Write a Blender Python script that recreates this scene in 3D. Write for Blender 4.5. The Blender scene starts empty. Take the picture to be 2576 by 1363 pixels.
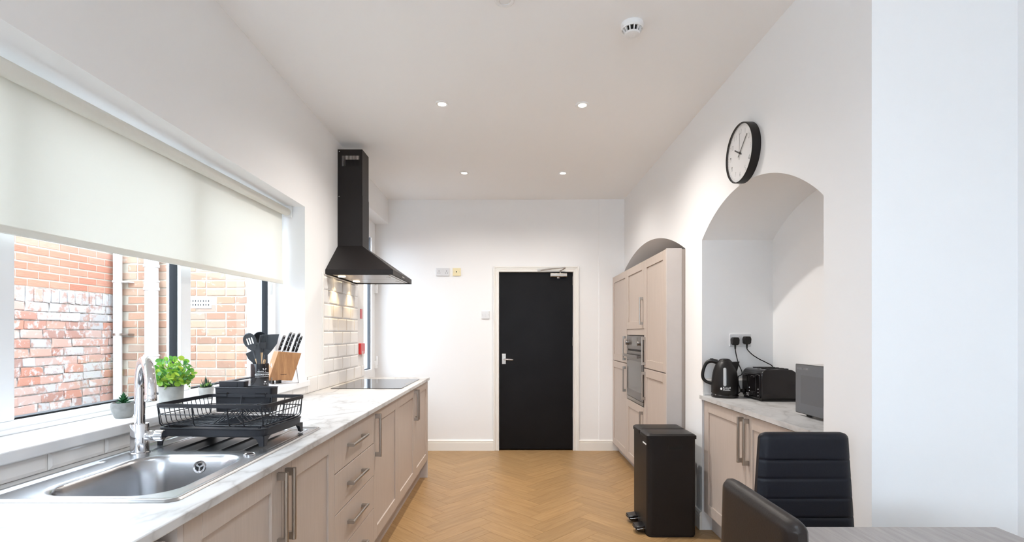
import bpy, math, random
from mathutils import Vector, Matrix
R = math.radians
rnd = random.Random(7)
sc = bpy.context.scene
COL = sc.collection

# ------------------------------------------------------------------ camera, sky, light, exposure
CAMZ = 1.313
cam_d = bpy.data.cameras.new('camera')
cam_d.sensor_width = 36.0
cam_d.lens = 1250.0 / 2576.0 * 36.0
cam_d.shift_x = 7.0 / 2576.0
cam_d.shift_y = 156.5 / 2576.0
cam_d.clip_start = 0.05
cam = bpy.data.objects.new('camera', cam_d)
cam.location = (0, 0, CAMZ)
cam.rotation_euler = (R(90), 0, 0)
COL.objects.link(cam)
sc.camera = cam

world = bpy.data.worlds.new('overcast_sky')
sc.world = world
world.use_nodes = True
_n = world.node_tree.nodes
_bg = _n['Background']
_bg.inputs['Color'].default_value = (0.74, 0.87, 1.0, 1)
_bg.inputs['Strength'].default_value = 5.3

sc.view_settings.view_transform = 'Standard'
sc.view_settings.look = 'None'
sc.view_settings.gamma = 1.0
sc.view_settings.use_curve_mapping = False
sc.view_settings.exposure = 0.98
sc.cycles.max_bounces = 14
sc.cycles.diffuse_bounces = 8
sc.cycles.glossy_bounces = 6
sc.cycles.transmission_bounces = 8
sc.cycles.transparent_max_bounces = 12
sc.cycles.sample_clamp_indirect = 8.0
sc.cycles.caustics_reflective = False
sc.cycles.caustics_refractive = False


def area_light(name, loc, rot, sx, sy, power, color):
    d = bpy.data.lights.new(name, 'AREA')
    d.shape = 'RECTANGLE'
    d.size, d.size_y = sx, sy
    d.energy = power
    d.color = color
    o = bpy.data.objects.new(name, d)
    o.location = loc
    o.rotation_euler = rot
    COL.objects.link(o)
    return o


# cool fill light added at an unseen, made-up window behind the camera (added_window)
area_light('added_dining_fill', (-1.33, -1.25, 1.55), (R(90), 0, R(-90)), 1.5, 1.3, 4.5, (0.45, 0.70, 1.0))
# cool fill light added at a second made-up window, in the unseen rear wall (added_rear_window)
area_light('added_rear_fill', (0.10, -4.42, 1.65), (R(90), 0, 0), 2.4, 1.4, 2.0, (0.5, 0.72, 1.0))


# ------------------------------------------------------------------ helpers
def tag(o, label=None, cat=None, group=None, kind=None):
    if label: o['label'] = label
    if cat: o['category'] = cat
    if group: o['group'] = group
    if kind: o['kind'] = kind
    return o


def thing(name, label, cat, loc=(0, 0, 0), rz=0.0, group=None, rot=None):
    o = bpy.data.objects.new(name, None)
    o.empty_display_size = 0.05
    COL.objects.link(o)
    o.location = loc
    o.rotation_euler = rot if rot else (0, 0, rz)
    return tag(o, label, cat, group)


class MB:
    def __init__(s):
        s.v, s.f, s.uv = [], [], {}

    def add(s, vs, fs):
        n = len(s.v)
        s.v += [tuple(p) for p in vs]
        s.f += [tuple(i + n for i in q) for q in fs]
        return s

    def box(s, x0, x1, y0, y1, z0, z1):
        return s.add([(x0, y0, z0), (x1, y0, z0), (x1, y1, z0), (x0, y1, z0), (x0, y0, z1), (x1, y0, z1), (x1, y1, z1), (x0, y1, z1)],
                     [(0, 3, 2, 1), (4, 5, 6, 7), (0, 1, 5, 4), (1, 2, 6, 5), (2, 3, 7, 6), (3, 0, 4, 7)])

    def quad(s, a, b, c, d):
        return s.add([a, b, c, d], [(0, 1, 2, 3)])

    def loft(s, rings, caps=True, closed=False):
        n = len(rings[0])
        vs = [p for r in rings for p in r]
        fs = []
        m = len(rings)
        for i in range(m if closed else m - 1):
            j = (i + 1) % m
            for k in range(n):
                l = (k + 1) % n
                fs.append((i * n + k, i * n + l, j * n + l, j * n + k))
        if caps and not closed:
            fs.append(tuple(reversed(range(n))))
            fs.append(tuple((m - 1) * n + k for k in range(n)))
        return s.add(vs, fs)

    def cyl(s, p0, p1, r0, r1=None, n=16, caps=True):
        return s.tube([p0, p1], [r0, r0 if r1 is None else r1], n, caps)

    def tube(s, pts, r, n=10, caps=True, closed=False, flat=1.0):
        pts = [Vector(p) for p in pts]
        m = len(pts)
        rs = r if isinstance(r, (list, tuple)) else [r] * m
        tans = []
        for i in range(m):
            if closed:
                t = pts[(i + 1) % m] - pts[i - 1]
            else:
                t = pts[min(i + 1, m - 1)] - pts[max(i - 1, 0)]
            tans.append(t.normalized() if t.length > 1e-9 else Vector((0, 0, 1)))
        t0 = tans[0]
        up = Vector((0, 0, 1)) if abs(t0.z) < 0.9 else Vector((1, 0, 0))
        nrm = (up - t0 * up.dot(t0)).normalized()
        rings = []
        for i in range(m):
            t = tans[i]
            nrm = (nrm - t * nrm.dot(t))
            nrm = nrm.normalized() if nrm.length > 1e-6 else t.orthogonal().normalized()
            b = t.cross(nrm)
            rings.append([pts[i] + (nrm * math.cos(2 * math.pi * k / n) + b * flat * math.sin(2 * math.pi * k / n)) * rs[i] for k in range(n)])
        return s.loft(rings, caps, closed)

    def lathe(s, prof, c=(0, 0, 0), n=32, axis='z', caps=True):
        rings = []
        for r, z in prof:
            ring = []
            for k in range(n):
                a = 2 * math.pi * k / n
                x, y = r * math.cos(a), r * math.sin(a)
                if axis == 'z': p = (c[0] + x, c[1] + y, c[2] + z)
                elif axis == 'y': p = (c[0] + x, c[1] + z, c[2] - y)
                else: p = (c[0] + z, c[1] + x, c[2] + y)
                ring.append(p)
            rings.append(ring)
        return s.loft(rings, caps)

    def prism(s, poly, a, b, axis='z'):
        def P(u, v, w):
            return (u, v, w) if axis == 'z' else ((u, w, v) if axis == 'y' else (w, u, v))
        return s.loft([[P(u, v, a) for u, v in poly], [P(u, v, b) for u, v in poly]])

    def xf(s, M, start=0):
        for i in range(start, len(s.v)):
            s.v[i] = tuple(M @ Vector(s.v[i]))
        return s

    def shift(s, d, start=0):
        return s.xf(Matrix.Translation(d), start)

    def mesh(s, name, mat, smooth=35):
        me = bpy.data.meshes.new(name)
        me.from_pydata(s.v, [], s.f)
        import bmesh
        bm = bmesh.new(); bm.from_mesh(me)
        bmesh.ops.recalc_face_normals(bm, faces=bm.faces)
        bm.to_mesh(me); bm.free()
        if smooth:
            me.polygons.foreach_set('use_smooth', [True] * len(me.polygons))
            me.set_sharp_from_angle(angle=R(smooth))
        if mat: me.materials.append(mat)
        return me


def rrect(x0, x1, y0, y1, r, n=5):
    out = []
    for cx, cy, a0 in ((x1 - r, y1 - r, 0), (x0 + r, y1 - r, 90), (x0 + r, y0 + r, 180), (x1 - r, y0 + r, 270)):
        for k in range(n + 1):
            a = R(a0 + 90 * k / n)
            out.append((cx + r * math.cos(a), cy + r * math.sin(a)))
    return out


def wloc(o):
    M = Matrix.Identity(4)
    while o is not None:
        M = Matrix.LocRotScale(o.location, o.rotation_euler, o.scale) @ M
        o = o.parent
    return M


def part(name, mb, mat, parent=None, world=False, smooth=35, bevel=0.0, label=None, kind=None, seg=2):
    if world and parent is not None:
        mb.xf(wloc(parent).inverted())
    me = mb.mesh(name, mat, smooth) if isinstance(mb, MB) else mb
    o = bpy.data.objects.new(name, me)
    COL.objects.link(o)
    o.parent = parent
    if bevel:
        m = o.modifiers.new('bevel', 'BEVEL')
        m.width = bevel; m.segments = seg; m.limit_method = 'ANGLE'; m.angle_limit = R(40)
        m.harden_normals = False
    if label: o['label'] = label
    if kind: o['kind'] = kind
    return o


def inst(name, me, parent, loc, rot=(0, 0, 0), scale=(1, 1, 1)):
    o = bpy.data.objects.new(name, me)
    COL.objects.link(o)
    o.parent = parent
    o.location = loc
    o.rotation_euler = rot
    o.scale = scale
    return o


def text_mb(txt, size, align='CENTER', extrude=0.0004, offset=0.0):
    cu = bpy.data.curves.new('txt', 'FONT')
    cu.body = txt; cu.size = size; cu.align_x = align; cu.align_y = 'CENTER'; cu.extrude = extrude; cu.resolution_u = 3; cu.offset = offset
    o = bpy.data.objects.new('txt', cu)
    me = bpy.data.meshes.new_from_object(o)
    mb = MB()
    mb.v = [tuple(v.co) for v in me.vertices]
    mb.f = [tuple(p.vertices) for p in me.polygons]
    bpy.data.objects.remove(o); bpy.data.curves.remove(cu); bpy.data.meshes.remove(me)
    return mb


def smooth_path(pts, n=8):
    P = [Vector(p) for p in pts]
    out = []
    for i in range(len(P) - 1):
        p0, p1, p2, p3 = P[max(i - 1, 0)], P[i], P[i + 1], P[min(i + 2, len(P) - 1)]
        for k in range(n):
            t_ = k / n
            out.append(0.5 * ((2 * p1) + (p2 - p0) * t_ + (2 * p0 - 5 * p1 + 4 * p2 - p3) * t_ ** 2 + (3 * p1 - p0 - 3 * p2 + p3) * t_ ** 3))
    out.append(P[-1])
    return out



FACE_NY = Matrix.Rotation(R(90), 4, 'X')                         # text plane XY -> XZ, facing -Y
FACE_NX = Matrix.Rotation(R(-90), 4, 'Z') @ FACE_NY              # facing -X


# ------------------------------------------------------------------ materials
def new_mat(name):
    m = bpy.data.materials.new(name)
    m.use_nodes = True
    nt = m.node_tree
    return m, nt, nt.nodes['Principled BSDF']


def L(nt, a, b):
    nt.links.new(a, b)


def node(nt, t, **kw):
    n = nt.nodes.new(t)
    for k, v in kw.items():
        if k in n.inputs: n.inputs[k].default_value = v
        else: setattr(n, k, v)
    return n


def ramp(nt, stops):
    n = nt.nodes.new('ShaderNodeValToRGB')
    e = n.color_ramp.elements
    while len(e) < len(stops): e.new(0.5)
    for i, (p, c) in enumerate(stops):
        e[i].position = p
        e[i].color = (c[0], c[1], c[2], 1)
    return n


def plain(name, col, rough=0.5, metal=0.0, bump=0.0, bscale=200.0, var=0.0, vscale=8.0, spec=0.5, coat=0.0):
    m, nt, p = new_mat(name)
    p.inputs['Base Color'].default_value = (*col, 1)
    p.inputs['Roughness'].default_value = rough
    p.inputs['Metallic'].default_value = metal
    p.inputs['Specular IOR Level'].default_value = spec
    if coat: p.inputs['Coat Weight'].default_value = coat
    tc = node(nt, 'ShaderNodeTexCoord')
    if var:
        nz = node(nt, 'ShaderNodeTexNoise', Scale=vscale, Detail=4.0)
        L(nt, tc.outputs['Object'], nz.inputs['Vector'])
        r = ramp(nt, [(0.3, [c * (1 - var) for c in col]), (0.7, [min(1, c * (1 + var)) for c in col])])
        L(nt, nz.outputs['Fac'], r.inputs['Fac'])
        L(nt, r.outputs['Color'], p.inputs['Base Color'])
    if bump:
        nz = node(nt, 'ShaderNodeTexNoise', Scale=bscale, Detail=3.0)
        L(nt, tc.outputs['Object'], nz.inputs['Vector'])
        b = node(nt, 'ShaderNodeBump', Strength=bump, Distance=0.002)
        L(nt, nz.outputs['Fac'], b.inputs['Height'])
        L(nt, b.outputs['Normal'], p.inputs['Normal'])
    return m


def emit(name, col, strength):
    m, nt, p = new_mat(name)
    p.inputs['Base Color'].default_value = (*col, 1)
    p.inputs['Emission Color'].default_value = (*col, 1)
    p.inputs['Emission Strength'].default_value = strength
    return m


def glass(name, tint=(1, 1, 1), refl=0.06):
    m, nt, p = new_mat(name)
    nt.nodes.remove(p)
    out = nt.nodes['Material Output']
    tr = node(nt, 'ShaderNodeBsdfTransparent'); tr.inputs['Color'].default_value = (*tint, 1)
    gl = node(nt, 'ShaderNodeBsdfGlossy', Roughness=0.02)
    lw = node(nt, 'ShaderNodeLayerWeight', Blend=0.5)
    pw = node(nt, 'ShaderNodeMath', operation='POWER'); pw.inputs[1].default_value = 5.0
    fr = node(nt, 'ShaderNodeMath', operation='MULTIPLY_ADD'); fr.inputs[1].default_value = 0.8; fr.inputs[2].default_value = 0.03
    L(nt, lw.outputs['Facing'], pw.inputs[0]); L(nt, pw.outputs[0], fr.inputs[0])
    mx = node(nt, 'ShaderNodeMixShader')
    L(nt, fr.outputs[0], mx.inputs[0]); L(nt, tr.outputs[0], mx.inputs[1]); L(nt, gl.outputs[0], mx.inputs[2])
    L(nt, mx.outputs[0], out.inputs['Surface'])
    return m


def wood(name, dark, light, axis='z', stretch=14.0, scale=5.0, rough=0.5, fine=0.35, bump=0.05):
    """grain running along one object axis"""
    m, nt, p = new_mat(name)
    tc = node(nt, 'ShaderNodeTexCoord')
    mp = node(nt, 'ShaderNodeMapping')
    s = {'x': (1, stretch, stretch), 'y': (stretch, 1, stretch), 'z': (stretch, stretch, 1)}[axis]
    mp.inputs['Scale'].default_value = s
    L(nt, tc.outputs['Object'], mp.inputs['Vector'])
    n1 = node(nt, 'ShaderNodeTexNoise', Scale=scale, Detail=6.0, Roughness=0.62, Distortion=0.4)
    L(nt, mp.outputs[0], n1.inputs['Vector'])
    r = ramp(nt, [(0.30, dark), (0.70, light)])
    L(nt, n1.outputs['Fac'], r.inputs['Fac'])
    L(nt, r.outputs['Color'], p.inputs['Base Color'])
    p.inputs['Roughness'].default_value = rough
    b = node(nt, 'ShaderNodeBump', Strength=bump, Distance=0.002)
    L(nt, n1.outputs['Fac'], b.inputs['Height']); L(nt, b.outputs['Normal'], p.inputs['Normal'])
    return m


def marble(name):
    m, nt, p = new_mat(name)
    tc = node(nt, 'ShaderNodeTexCoord')
    geo = node(nt, 'ShaderNodeNewGeometry')
    mp = node(nt, 'ShaderNodeMapping'); mp.inputs['Scale'].default_value = (1.0, 0.55, 1.0); mp.inputs['Rotation'].default_value = (0, 0, R(24))
    L(nt, geo.outputs['Position'], mp.inputs['Vector'])
    n1 = node(nt, 'ShaderNodeTexNoise', Scale=2.6, Detail=5.0, Roughness=0.45, Distortion=0.6)
    L(nt, mp.outputs[0], n1.inputs['Vector'])
    s = node(nt, 'ShaderNodeMath', operation='SUBTRACT'); s.inputs[1].default_value = 0.5
    a = node(nt, 'ShaderNodeMath', operation='ABSOLUTE')
    L(nt, n1.outputs['Fac'], s.inputs[0]); L(nt, s.outputs[0], a.inputs[0])
    r = ramp(nt, [(0.0, (0.25, 0.245, 0.245)), (0.012, (0.44, 0.435, 0.43)), (0.04, (0.57, 0.566, 0.562))])
    L(nt, a.outputs[0], r.inputs['Fac'])
    n2 = node(nt, 'ShaderNodeTexNoise', Scale=1.5, Detail=2.0)
    L(nt, geo.outputs['Position'], n2.inputs['Vector'])
    r2 = ramp(nt, [(0.42, (0, 0, 0)), (0.58, (1, 1, 1))])
    L(nt, n2.outputs['Fac'], r2.inputs['Fac'])
    n3 = node(nt, 'ShaderNodeTexNoise', Scale=9.0, Detail=4.0)
    L(nt, mp.outputs[0], n3.inputs['Vector'])
    s3 = node(nt, 'ShaderNodeMath', operation='SUBTRACT'); s3.inputs[1].default_value = 0.47
    a3 = node(nt, 'ShaderNodeMath', operation='ABSOLUTE')
    L(nt, n3.outputs['Fac'], s3.inputs[0]); L(nt, s3.outputs[0], a3.inputs[0])
    r3 = ramp(nt, [(0.0, (0.40, 0.39, 0.38)), (0.03, (0.50, 0.492, 0.484)), (0.09, (0.58, 0.576, 0.572))])
    L(nt, a3.outputs[0], r3.inputs['Fac'])
    mx = node(nt, 'ShaderNodeMix', data_type='RGBA')
    L(nt, r2.outputs['Color'], mx.inputs[0]); L(nt, r3.outputs['Color'], mx.inputs[6]); L(nt, r.outputs['Color'], mx.inputs[7])
    L(nt, mx.outputs[2], p.inputs['Base Color'])
    p.inputs['Roughness'].default_value = 0.32
    return m


def plank_mat(name):
    m, nt, p = new_mat(name)
    uv = node(nt, 'ShaderNodeUVMap')
    oi = node(nt, 'ShaderNodeObjectInfo'); geo = node(nt, 'ShaderNodeNewGeometry')
    ad = node(nt, 'ShaderNodeMath', operation='ADD'); L(nt, oi.outputs['Random'], ad.inputs[0]); L(nt, geo.outputs['Random Per Island'], ad.inputs[1])
    fr = node(nt, 'ShaderNodeMath', operation='FRACT'); L(nt, ad.outputs[0], fr.inputs[0])
    of = node(nt, 'ShaderNodeVectorMath', operation='SCALE'); of.inputs['Scale'].default_value = 37.0
    cb = node(nt, 'ShaderNodeCombineXYZ'); L(nt, fr.outputs[0], cb.inputs[0]); L(nt, fr.outputs[0], cb.inputs[1])
    L(nt, cb.outputs[0], of.inputs[0])
    va = node(nt, 'ShaderNodeVectorMath', operation='ADD'); L(nt, uv.outputs[0], va.inputs[0]); L(nt, of.outputs[0], va.inputs[1])
    mp = node(nt, 'ShaderNodeMapping'); mp.inputs['Scale'].default_value = (1.6, 20.0, 1); L(nt, va.outputs[0], mp.inputs['Vector'])
    n1 = node(nt, 'ShaderNodeTexNoise', Scale=2.2, Detail=7.0, Roughness=0.62, Distortion=0.6); L(nt, mp.outputs[0], n1.inputs['Vector'])
    r = ramp(nt, [(0.25, (0.27, 0.150, 0.060)), (0.5, (0.34, 0.203, 0.087)), (0.75, (0.405, 0.253, 0.117))])
    L(nt, n1.outputs['Fac'], r.inputs['Fac'])
    hsv = node(nt, 'ShaderNodeHueSaturation')
    mr = node(nt, 'ShaderNodeMapRange'); mr.inputs['To Min'].default_value = 0.92; mr.inputs['To Max'].default_value = 1.08
    L(nt, fr.outputs[0], mr.inputs['Value']); L(nt, mr.outputs[0], hsv.inputs['Value']); L(nt, r.outputs['Color'], hsv.inputs['Color'])
    L(nt, hsv.outputs[0], p.inputs['Base Color'])
    p.inputs['Roughness'].default_value = 0.42
    b = node(nt, 'ShaderNodeBump', Strength=0.06, Distance=0.002); L(nt, n1.outputs['Fac'], b.inputs['Height']); L(nt, b.outputs['Normal'], p.inputs['Normal'])
    return m


def brick_mat(name, stops, dirt=None, dirt_amt=0.5, streak=False):
    m, nt, p = new_mat(name)
    tc = node(nt, 'ShaderNodeTexCoord'); oi = node(nt, 'ShaderNodeObjectInfo'); geo = node(nt, 'ShaderNodeNewGeometry')
    ad = node(nt, 'ShaderNodeMath', operation='ADD'); L(nt, oi.outputs['Random'], ad.inputs[0]); L(nt, geo.outputs['Random Per Island'], ad.inputs[1])
    fr = node(nt, 'ShaderNodeMath', operation='FRACT'); L(nt, ad.outputs[0], fr.inputs[0])
    r = ramp(nt, stops); L(nt, fr.outputs[0], r.inputs['Fac'])
    pos = node(nt, 'ShaderNodeMapping')
    if streak: pos.inputs['Scale'].default_value = (6, 1.2, 8)
    L(nt, geo.outputs['Position'], pos.inputs['Vector'])
    n1 = node(nt, 'ShaderNodeTexNoise', Scale=14.0, Detail=6.0, Roughness=0.65); L(nt, pos.outputs[0], n1.inputs['Vector'])
    mx = node(nt, 'ShaderNodeMix', data_type='RGBA')
    if dirt:
        lo = 0.62 - dirt_amt * 0.3
        r2 = ramp(nt, [(lo, (0, 0, 0)), (lo + 0.12, (1, 1, 1))]); L(nt, n1.outputs['Fac'], r2.inputs['Fac'])
        L(nt, r2.outputs['Color'], mx.inputs[0]); mx.inputs[7].default_value = (*dirt, 1)
        L(nt, r.outputs['Color'], mx.inputs[6])
    else:
        mx.blend_type = 'MULTIPLY'; mx.inputs[0].default_value = 0.5
        r2 = ramp(nt, [(0.3, (0.6, 0.6, 0.6)), (0.7, (1.2, 1.2, 1.2))]); L(nt, n1.outputs['Fac'], r2.inputs['Fac'])
        L(nt, r.outputs['Color'], mx.inputs[6]); L(nt, r2.outputs['Color'], mx.inputs[7])
    L(nt, mx.outputs[2], p.inputs['Base Color'])
    p.inputs['Roughness'].default_value = 0.9
    b = node(nt, 'ShaderNodeBump', Strength=0.5, Distance=0.006); L(nt, n1.outputs['Fac'], b.inputs['Height']); L(nt, b.outputs['Normal'], p.inputs['Normal'])
    return m


def leaf_mat(name, stops):
    m, nt, p = new_mat(name)
    oi = node(nt, 'ShaderNodeObjectInfo')
    r = ramp(nt, stops); L(nt, oi.outputs['Random'], r.inputs['Fac']); L(nt, r.outputs['Color'], p.inputs['Base Color'])
    p.inputs['Roughness'].default_value = 0.45
    out = nt.nodes['Material Output']
    tl = node(nt, 'ShaderNodeBsdfTranslucent'); L(nt, r.outputs['Color'], tl.inputs['Color'])
    mx = node(nt, 'ShaderNodeMixShader'); mx.inputs[0].default_value = 0.35
    L(nt, p.outputs[0], mx.inputs[1]); L(nt, tl.outputs[0], mx.inputs[2]); L(nt, mx.outputs[0], out.inputs['Surface'])
    return m


def fabric_mat(name, col, trans):
    m, nt, p = new_mat(name)
    p.inputs['Base Color'].default_value = (*col, 1)
    p.inputs['Roughness'].default_value = 0.85
    out = nt.nodes['Material Output']
    tl = node(nt, 'ShaderNodeBsdfTranslucent'); tl.inputs['Color'].default_value = (*col, 1)
    mx = node(nt, 'ShaderNodeMixShader'); mx.inputs[0].default_value = trans
    L(nt, p.outputs[0], mx.inputs[1]); L(nt, tl.outputs[0], mx.inputs[2]); L(nt, mx.outputs[0], out.inputs['Surface'])
    tc = node(nt, 'ShaderNodeTexCoord')
    nz = node(nt, 'ShaderNodeTexNoise', Scale=500.0); L(nt, tc.outputs['Object'], nz.inputs['Vector'])
    b = node(nt, 'ShaderNodeBump', Strength=0.08, Distance=0.001); L(nt, nz.outputs['Fac'], b.inputs['Height']); L(nt, b.outputs['Normal'], p.inputs['Normal'])
    return m


def brushed(name, col, rough, axis_scale=(2, 300, 2)):
    m, nt, p = new_mat(name)
    p.inputs['Base Color'].default_value = (*col, 1)
    p.inputs['Metallic'].default_value = 1.0
    tc = node(nt, 'ShaderNodeTexCoord'); mp = node(nt, 'ShaderNodeMapping'); mp.inputs['Scale'].default_value = axis_scale
    L(nt, tc.outputs['Object'], mp.inputs['Vector'])
    nz = node(nt, 'ShaderNodeTexNoise', Scale=1.0, Detail=2.0); L(nt, mp.outputs[0], nz.inputs['Vector'])
    r = ramp(nt, [(0.3, [rough * 0.8] * 3), (0.7, [rough * 1.25] * 3)]); L(nt, nz.outputs['Fac'], r.inputs['Fac']); L(nt, r.outputs['Color'], p.inputs['Roughness'])
    return m


WALL = plain('white_wall_paint', (0.84, 0.84, 0.84), 0.75, bump=0.06, bscale=90)
CEIL = plain('white_ceiling_paint', (0.90, 0.90, 0.90), 0.8, bump=0.04, bscale=60)
GLOSSW = plain('white_gloss_paint', (0.82, 0.80, 0.76), 0.35, bump=0.03, bscale=40)
UPVC = plain('white_plastic_frame', (0.86, 0.87, 0.88), 0.3)
SILLM = plain('white_sill_paint', (0.86, 0.86, 0.87), 0.35)
CAB = wood('beige_painted_oak', (0.48, 0.405, 0.35), (0.53, 0.45, 0.395), 'z', 22, 6, 0.48, bump=0.04)
CABIN = plain('cabinet_carcass_board', (0.50, 0.44, 0.40), 0.6, var=0.04)
PANELW = plain('pale_side_panel_board', (0.53, 0.48, 0.45), 0.5, var=0.03)
PLANK = plank_mat('oak_floor_plank')
SUBF = plain('dark_floor_joint', (0.20, 0.13, 0.07), 0.8, bump=0.02)
MARB = marble('white_marble_laminate')
TILE = plain('white_glazed_tile', (0.80, 0.775, 0.755), 0.16, bump=0.05, bscale=20)
GROUT = plain('pale_grey_grout', (0.55, 0.52, 0.50), 0.9, bump=0.1)
STEEL = plain('satin_sink_steel', (0.44, 0.44, 0.45), 0.27, 1.0, var=0.04, vscale=3)
STEELD = plain('drainer_steel', (0.50, 0.50, 0.52), 0.14, 1.0)
HANDLE = plain('brushed_nickel_handle', (0.42, 0.385, 0.35), 0.34, 1.0, var=0.04, vscale=6)
CHROME = plain('polished_chrome', (0.72, 0.72, 0.74), 0.06, 1.0)
BLACKM = plain('matt_black_metal', (0.014, 0.012, 0.012), 0.42, bump=0.03, bscale=300, spec=0.25)
BLACKP = plain('black_plastic', (0.011, 0.010, 0.010), 0.38, spec=0.3)
BLACKG = plain('gloss_black_plastic', (0.009, 0.008, 0.009), 0.16, spec=0.4)
RACKM = plain('dark_grey_coated_wire', (0.022, 0.022, 0.026), 0.42, spec=0.3)
SILIC = plain('charcoal_silicone', (0.030, 0.034, 0.040), 0.5, bump=0.02)
HOBG = plain('black_ceramic_glass', (0.012, 0.012, 0.014), 0.05)
DOORB = plain('black_door_paint', (0.0055, 0.005, 0.0055), 0.42, bump=0.12, bscale=25, var=0.25, vscale=3, spec=0.15)
LEATH = plain('black_faux_leather', (0.007, 0.0075, 0.012), 0.45, bump=0.12, bscale=260, spec=0.25)
LEATHB = plain('dark_brown_black_leather', (0.018, 0.013, 0.011), 0.42, bump=0.12, bscale=260, spec=0.25)
TABLEM = wood('grey_oak_laminate', (0.25, 0.225, 0.215), (0.35, 0.32, 0.305), 'y', 12, 5, 0.45)
REDP = plain('red_plastic', (0.62, 0.03, 0.03), 0.28)
CREAMP = plain('cream_plastic', (0.78, 0.68, 0.42), 0.4)
WHITEP = plain('white_plastic', (0.82, 0.82, 0.82), 0.3)
DARKH = plain('dark_recess', (0.01, 0.01, 0.01), 0.9, bump=0.01)
GASK = plain('black_glazing_gasket', (0.012, 0.014, 0.017), 0.55, bump=0.02, spec=0.2)
GASK2 = plain('grey_glazing_spacer', (0.085, 0.10, 0.12), 0.6, bump=0.02)
GLASS = glass('window_glass')
OVENG = plain('grey_oven_steel', (0.20, 0.185, 0.175), 0.30, 0.8)
OVENGL = plain('smoked_oven_glass', (0.09, 0.085, 0.083), 0.08, 0.3)
MWG = plain('dark_mirror_glass', (0.105, 0.11, 0.12), 0.12, 0.2)
MWG2 = plain('dark_mirror_window', (0.088, 0.092, 0.10), 0.10, 0.2)
MWB = plain('silver_microwave_case', (0.55, 0.54, 0.53), 0.35, 0.5)
CEMENT = plain('pale_cement_pot', (0.32, 0.31, 0.29), 0.9, bump=0.25, bscale=60, var=0.12, vscale=40)
CEMENT2 = plain('grey_cement_pot', (0.23, 0.225, 0.212), 0.9, bump=0.3, bscale=70, var=0.14, vscale=50)
SOIL = plain('dark_potting_soil', (0.03, 0.022, 0.016), 0.95, bump=0.5, bscale=150)
ACACIA = wood('acacia_block_wood', (0.30, 0.135, 0.055), (0.50, 0.26, 0.115), 'z', 9, 9, 0.4)
BEECH = wood('pale_beech_handle', (0.48, 0.31, 0.165), (0.62, 0.44, 0.26), 'z', 10, 12, 0.5)
STEMM = plain('green_stem', (0.12, 0.20, 0.05), 0.6, var=0.2)
BLIND = fabric_mat('cream_blind_fabric', (0.82, 0.815, 0.77), 0.42)
BLINDB = fabric_mat('cream_blind_hem', (0.80, 0.79, 0.73), 0.12)
LAMPW = emit('lit_downlight_lens', (1.0, 0.93, 0.80), 14.0)
LAMPH = emit('lit_hood_lamp', (1.0, 0.80, 0.52), 5.0)
GLASSC = glass('clock_glass')
PRINTW = plain('white_print', (0.80, 0.80, 0.80), 0.5)
PRINTG = plain('grey_print', (0.30, 0.30, 0.31), 0.5)
PRINTL = plain('thin_grey_numerals', (0.30, 0.30, 0.31), 0.6)
PRINTB = plain('burnt_brown_mark', (0.10, 0.04, 0.02), 0.7)
MORTAR = plain('pale_lime_mortar', (0.43, 0.385, 0.315), 0.95, bump=0.5, bscale=30, var=0.12, vscale=9)
MORTARD = plain('crumbled_old_mortar', (0.30, 0.275, 0.25), 0.95, bump=0.6, bscale=25, var=0.45, vscale=22)
PLATE = plain('white_fitting_plastic', (0.66, 0.66, 0.67), 0.3)
BRICKN = brick_mat('new_red_brick', [(0.0, (0.36, 0.145, 0.092)), (0.5, (0.42, 0.18, 0.115)), (1.0, (0.45, 0.22, 0.15))], streak=True)
BRICKO = brick_mat('weathered_brick', [(0.0, (0.28, 0.17, 0.14)), (0.3, (0.38, 0.17, 0.115)), (0.6, (0.42, 0.25, 0.195)), (1.0, (0.40, 0.29, 0.25))], (0.44, 0.42, 0.40), 0.36)
BRICKP = brick_mat('painted_remains_brick', [(0.0, (0.36, 0.345, 0.335)), (1.0, (0.43, 0.41, 0.395))], (0.33, 0.21, 0.17), 0.42)
BRICKF = brick_mat('pale_tan_brick', [(0.0, (0.27, 0.165, 0.115)), (0.4, (0.36, 0.20, 0.13)), (0.7, (0.40, 0.26, 0.18)), (1.0, (0.31, 0.235, 0.185))], (0.40, 0.33, 0.26), 0.12)
PIPEW = plain('white_painted_pipe', (0.590, 0.576, 0.562), 0.5, var=0.06, vscale=5)
CONC = plain('grey_yard_concrete', (0.42, 0.41, 0.40), 0.9, bump=0.3, bscale=30, var=0.1)

# ================================================================== the room
XL, XR, YB = -1.353, 1.287, 5.565          # wall faces: window wall, arched wall, far wall


def zceil(x, y):
    t = (x - XL) / (XR - XL)
    zl = 2.807 + 0.0121 * (YB - y)
    return zl * (1 - t) + 2.811 * t


def struct(name, mb, mat, **kw):
    return part(name, mb, mat, None, kind='structure', **kw)


def struct_empty(name, loc):
    o = bpy.data.objects.new(name, None)
    o.empty_display_size = 0.05
    COL.objects.link(o)
    o.location = loc
    o['kind'] = 'structure'
    return o


# ---- floor: herringbone planks on a dark slab
floor = struct('floor', MB().box(-1.66, 1.95, -4.7, 5.75, -0.12, -0.004), SUBF, smooth=0)
PW, PL, PGAP = 0.125, 4, 0.0006
HX, HY = 0.235, 0.10


def clip_poly(poly, f):
    out = []
    for i, p in enumerate(poly):
        q = poly[(i + 1) % len(poly)]
        a, b = f(p), f(q)
        if a >= 0: out.append(p)
        if (a >= 0) != (b >= 0):
            t = a / (a - b)
            out.append((p[0] + (q[0] - p[0]) * t, p[1] + (q[1] - p[1]) * t))
    return out


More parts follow.
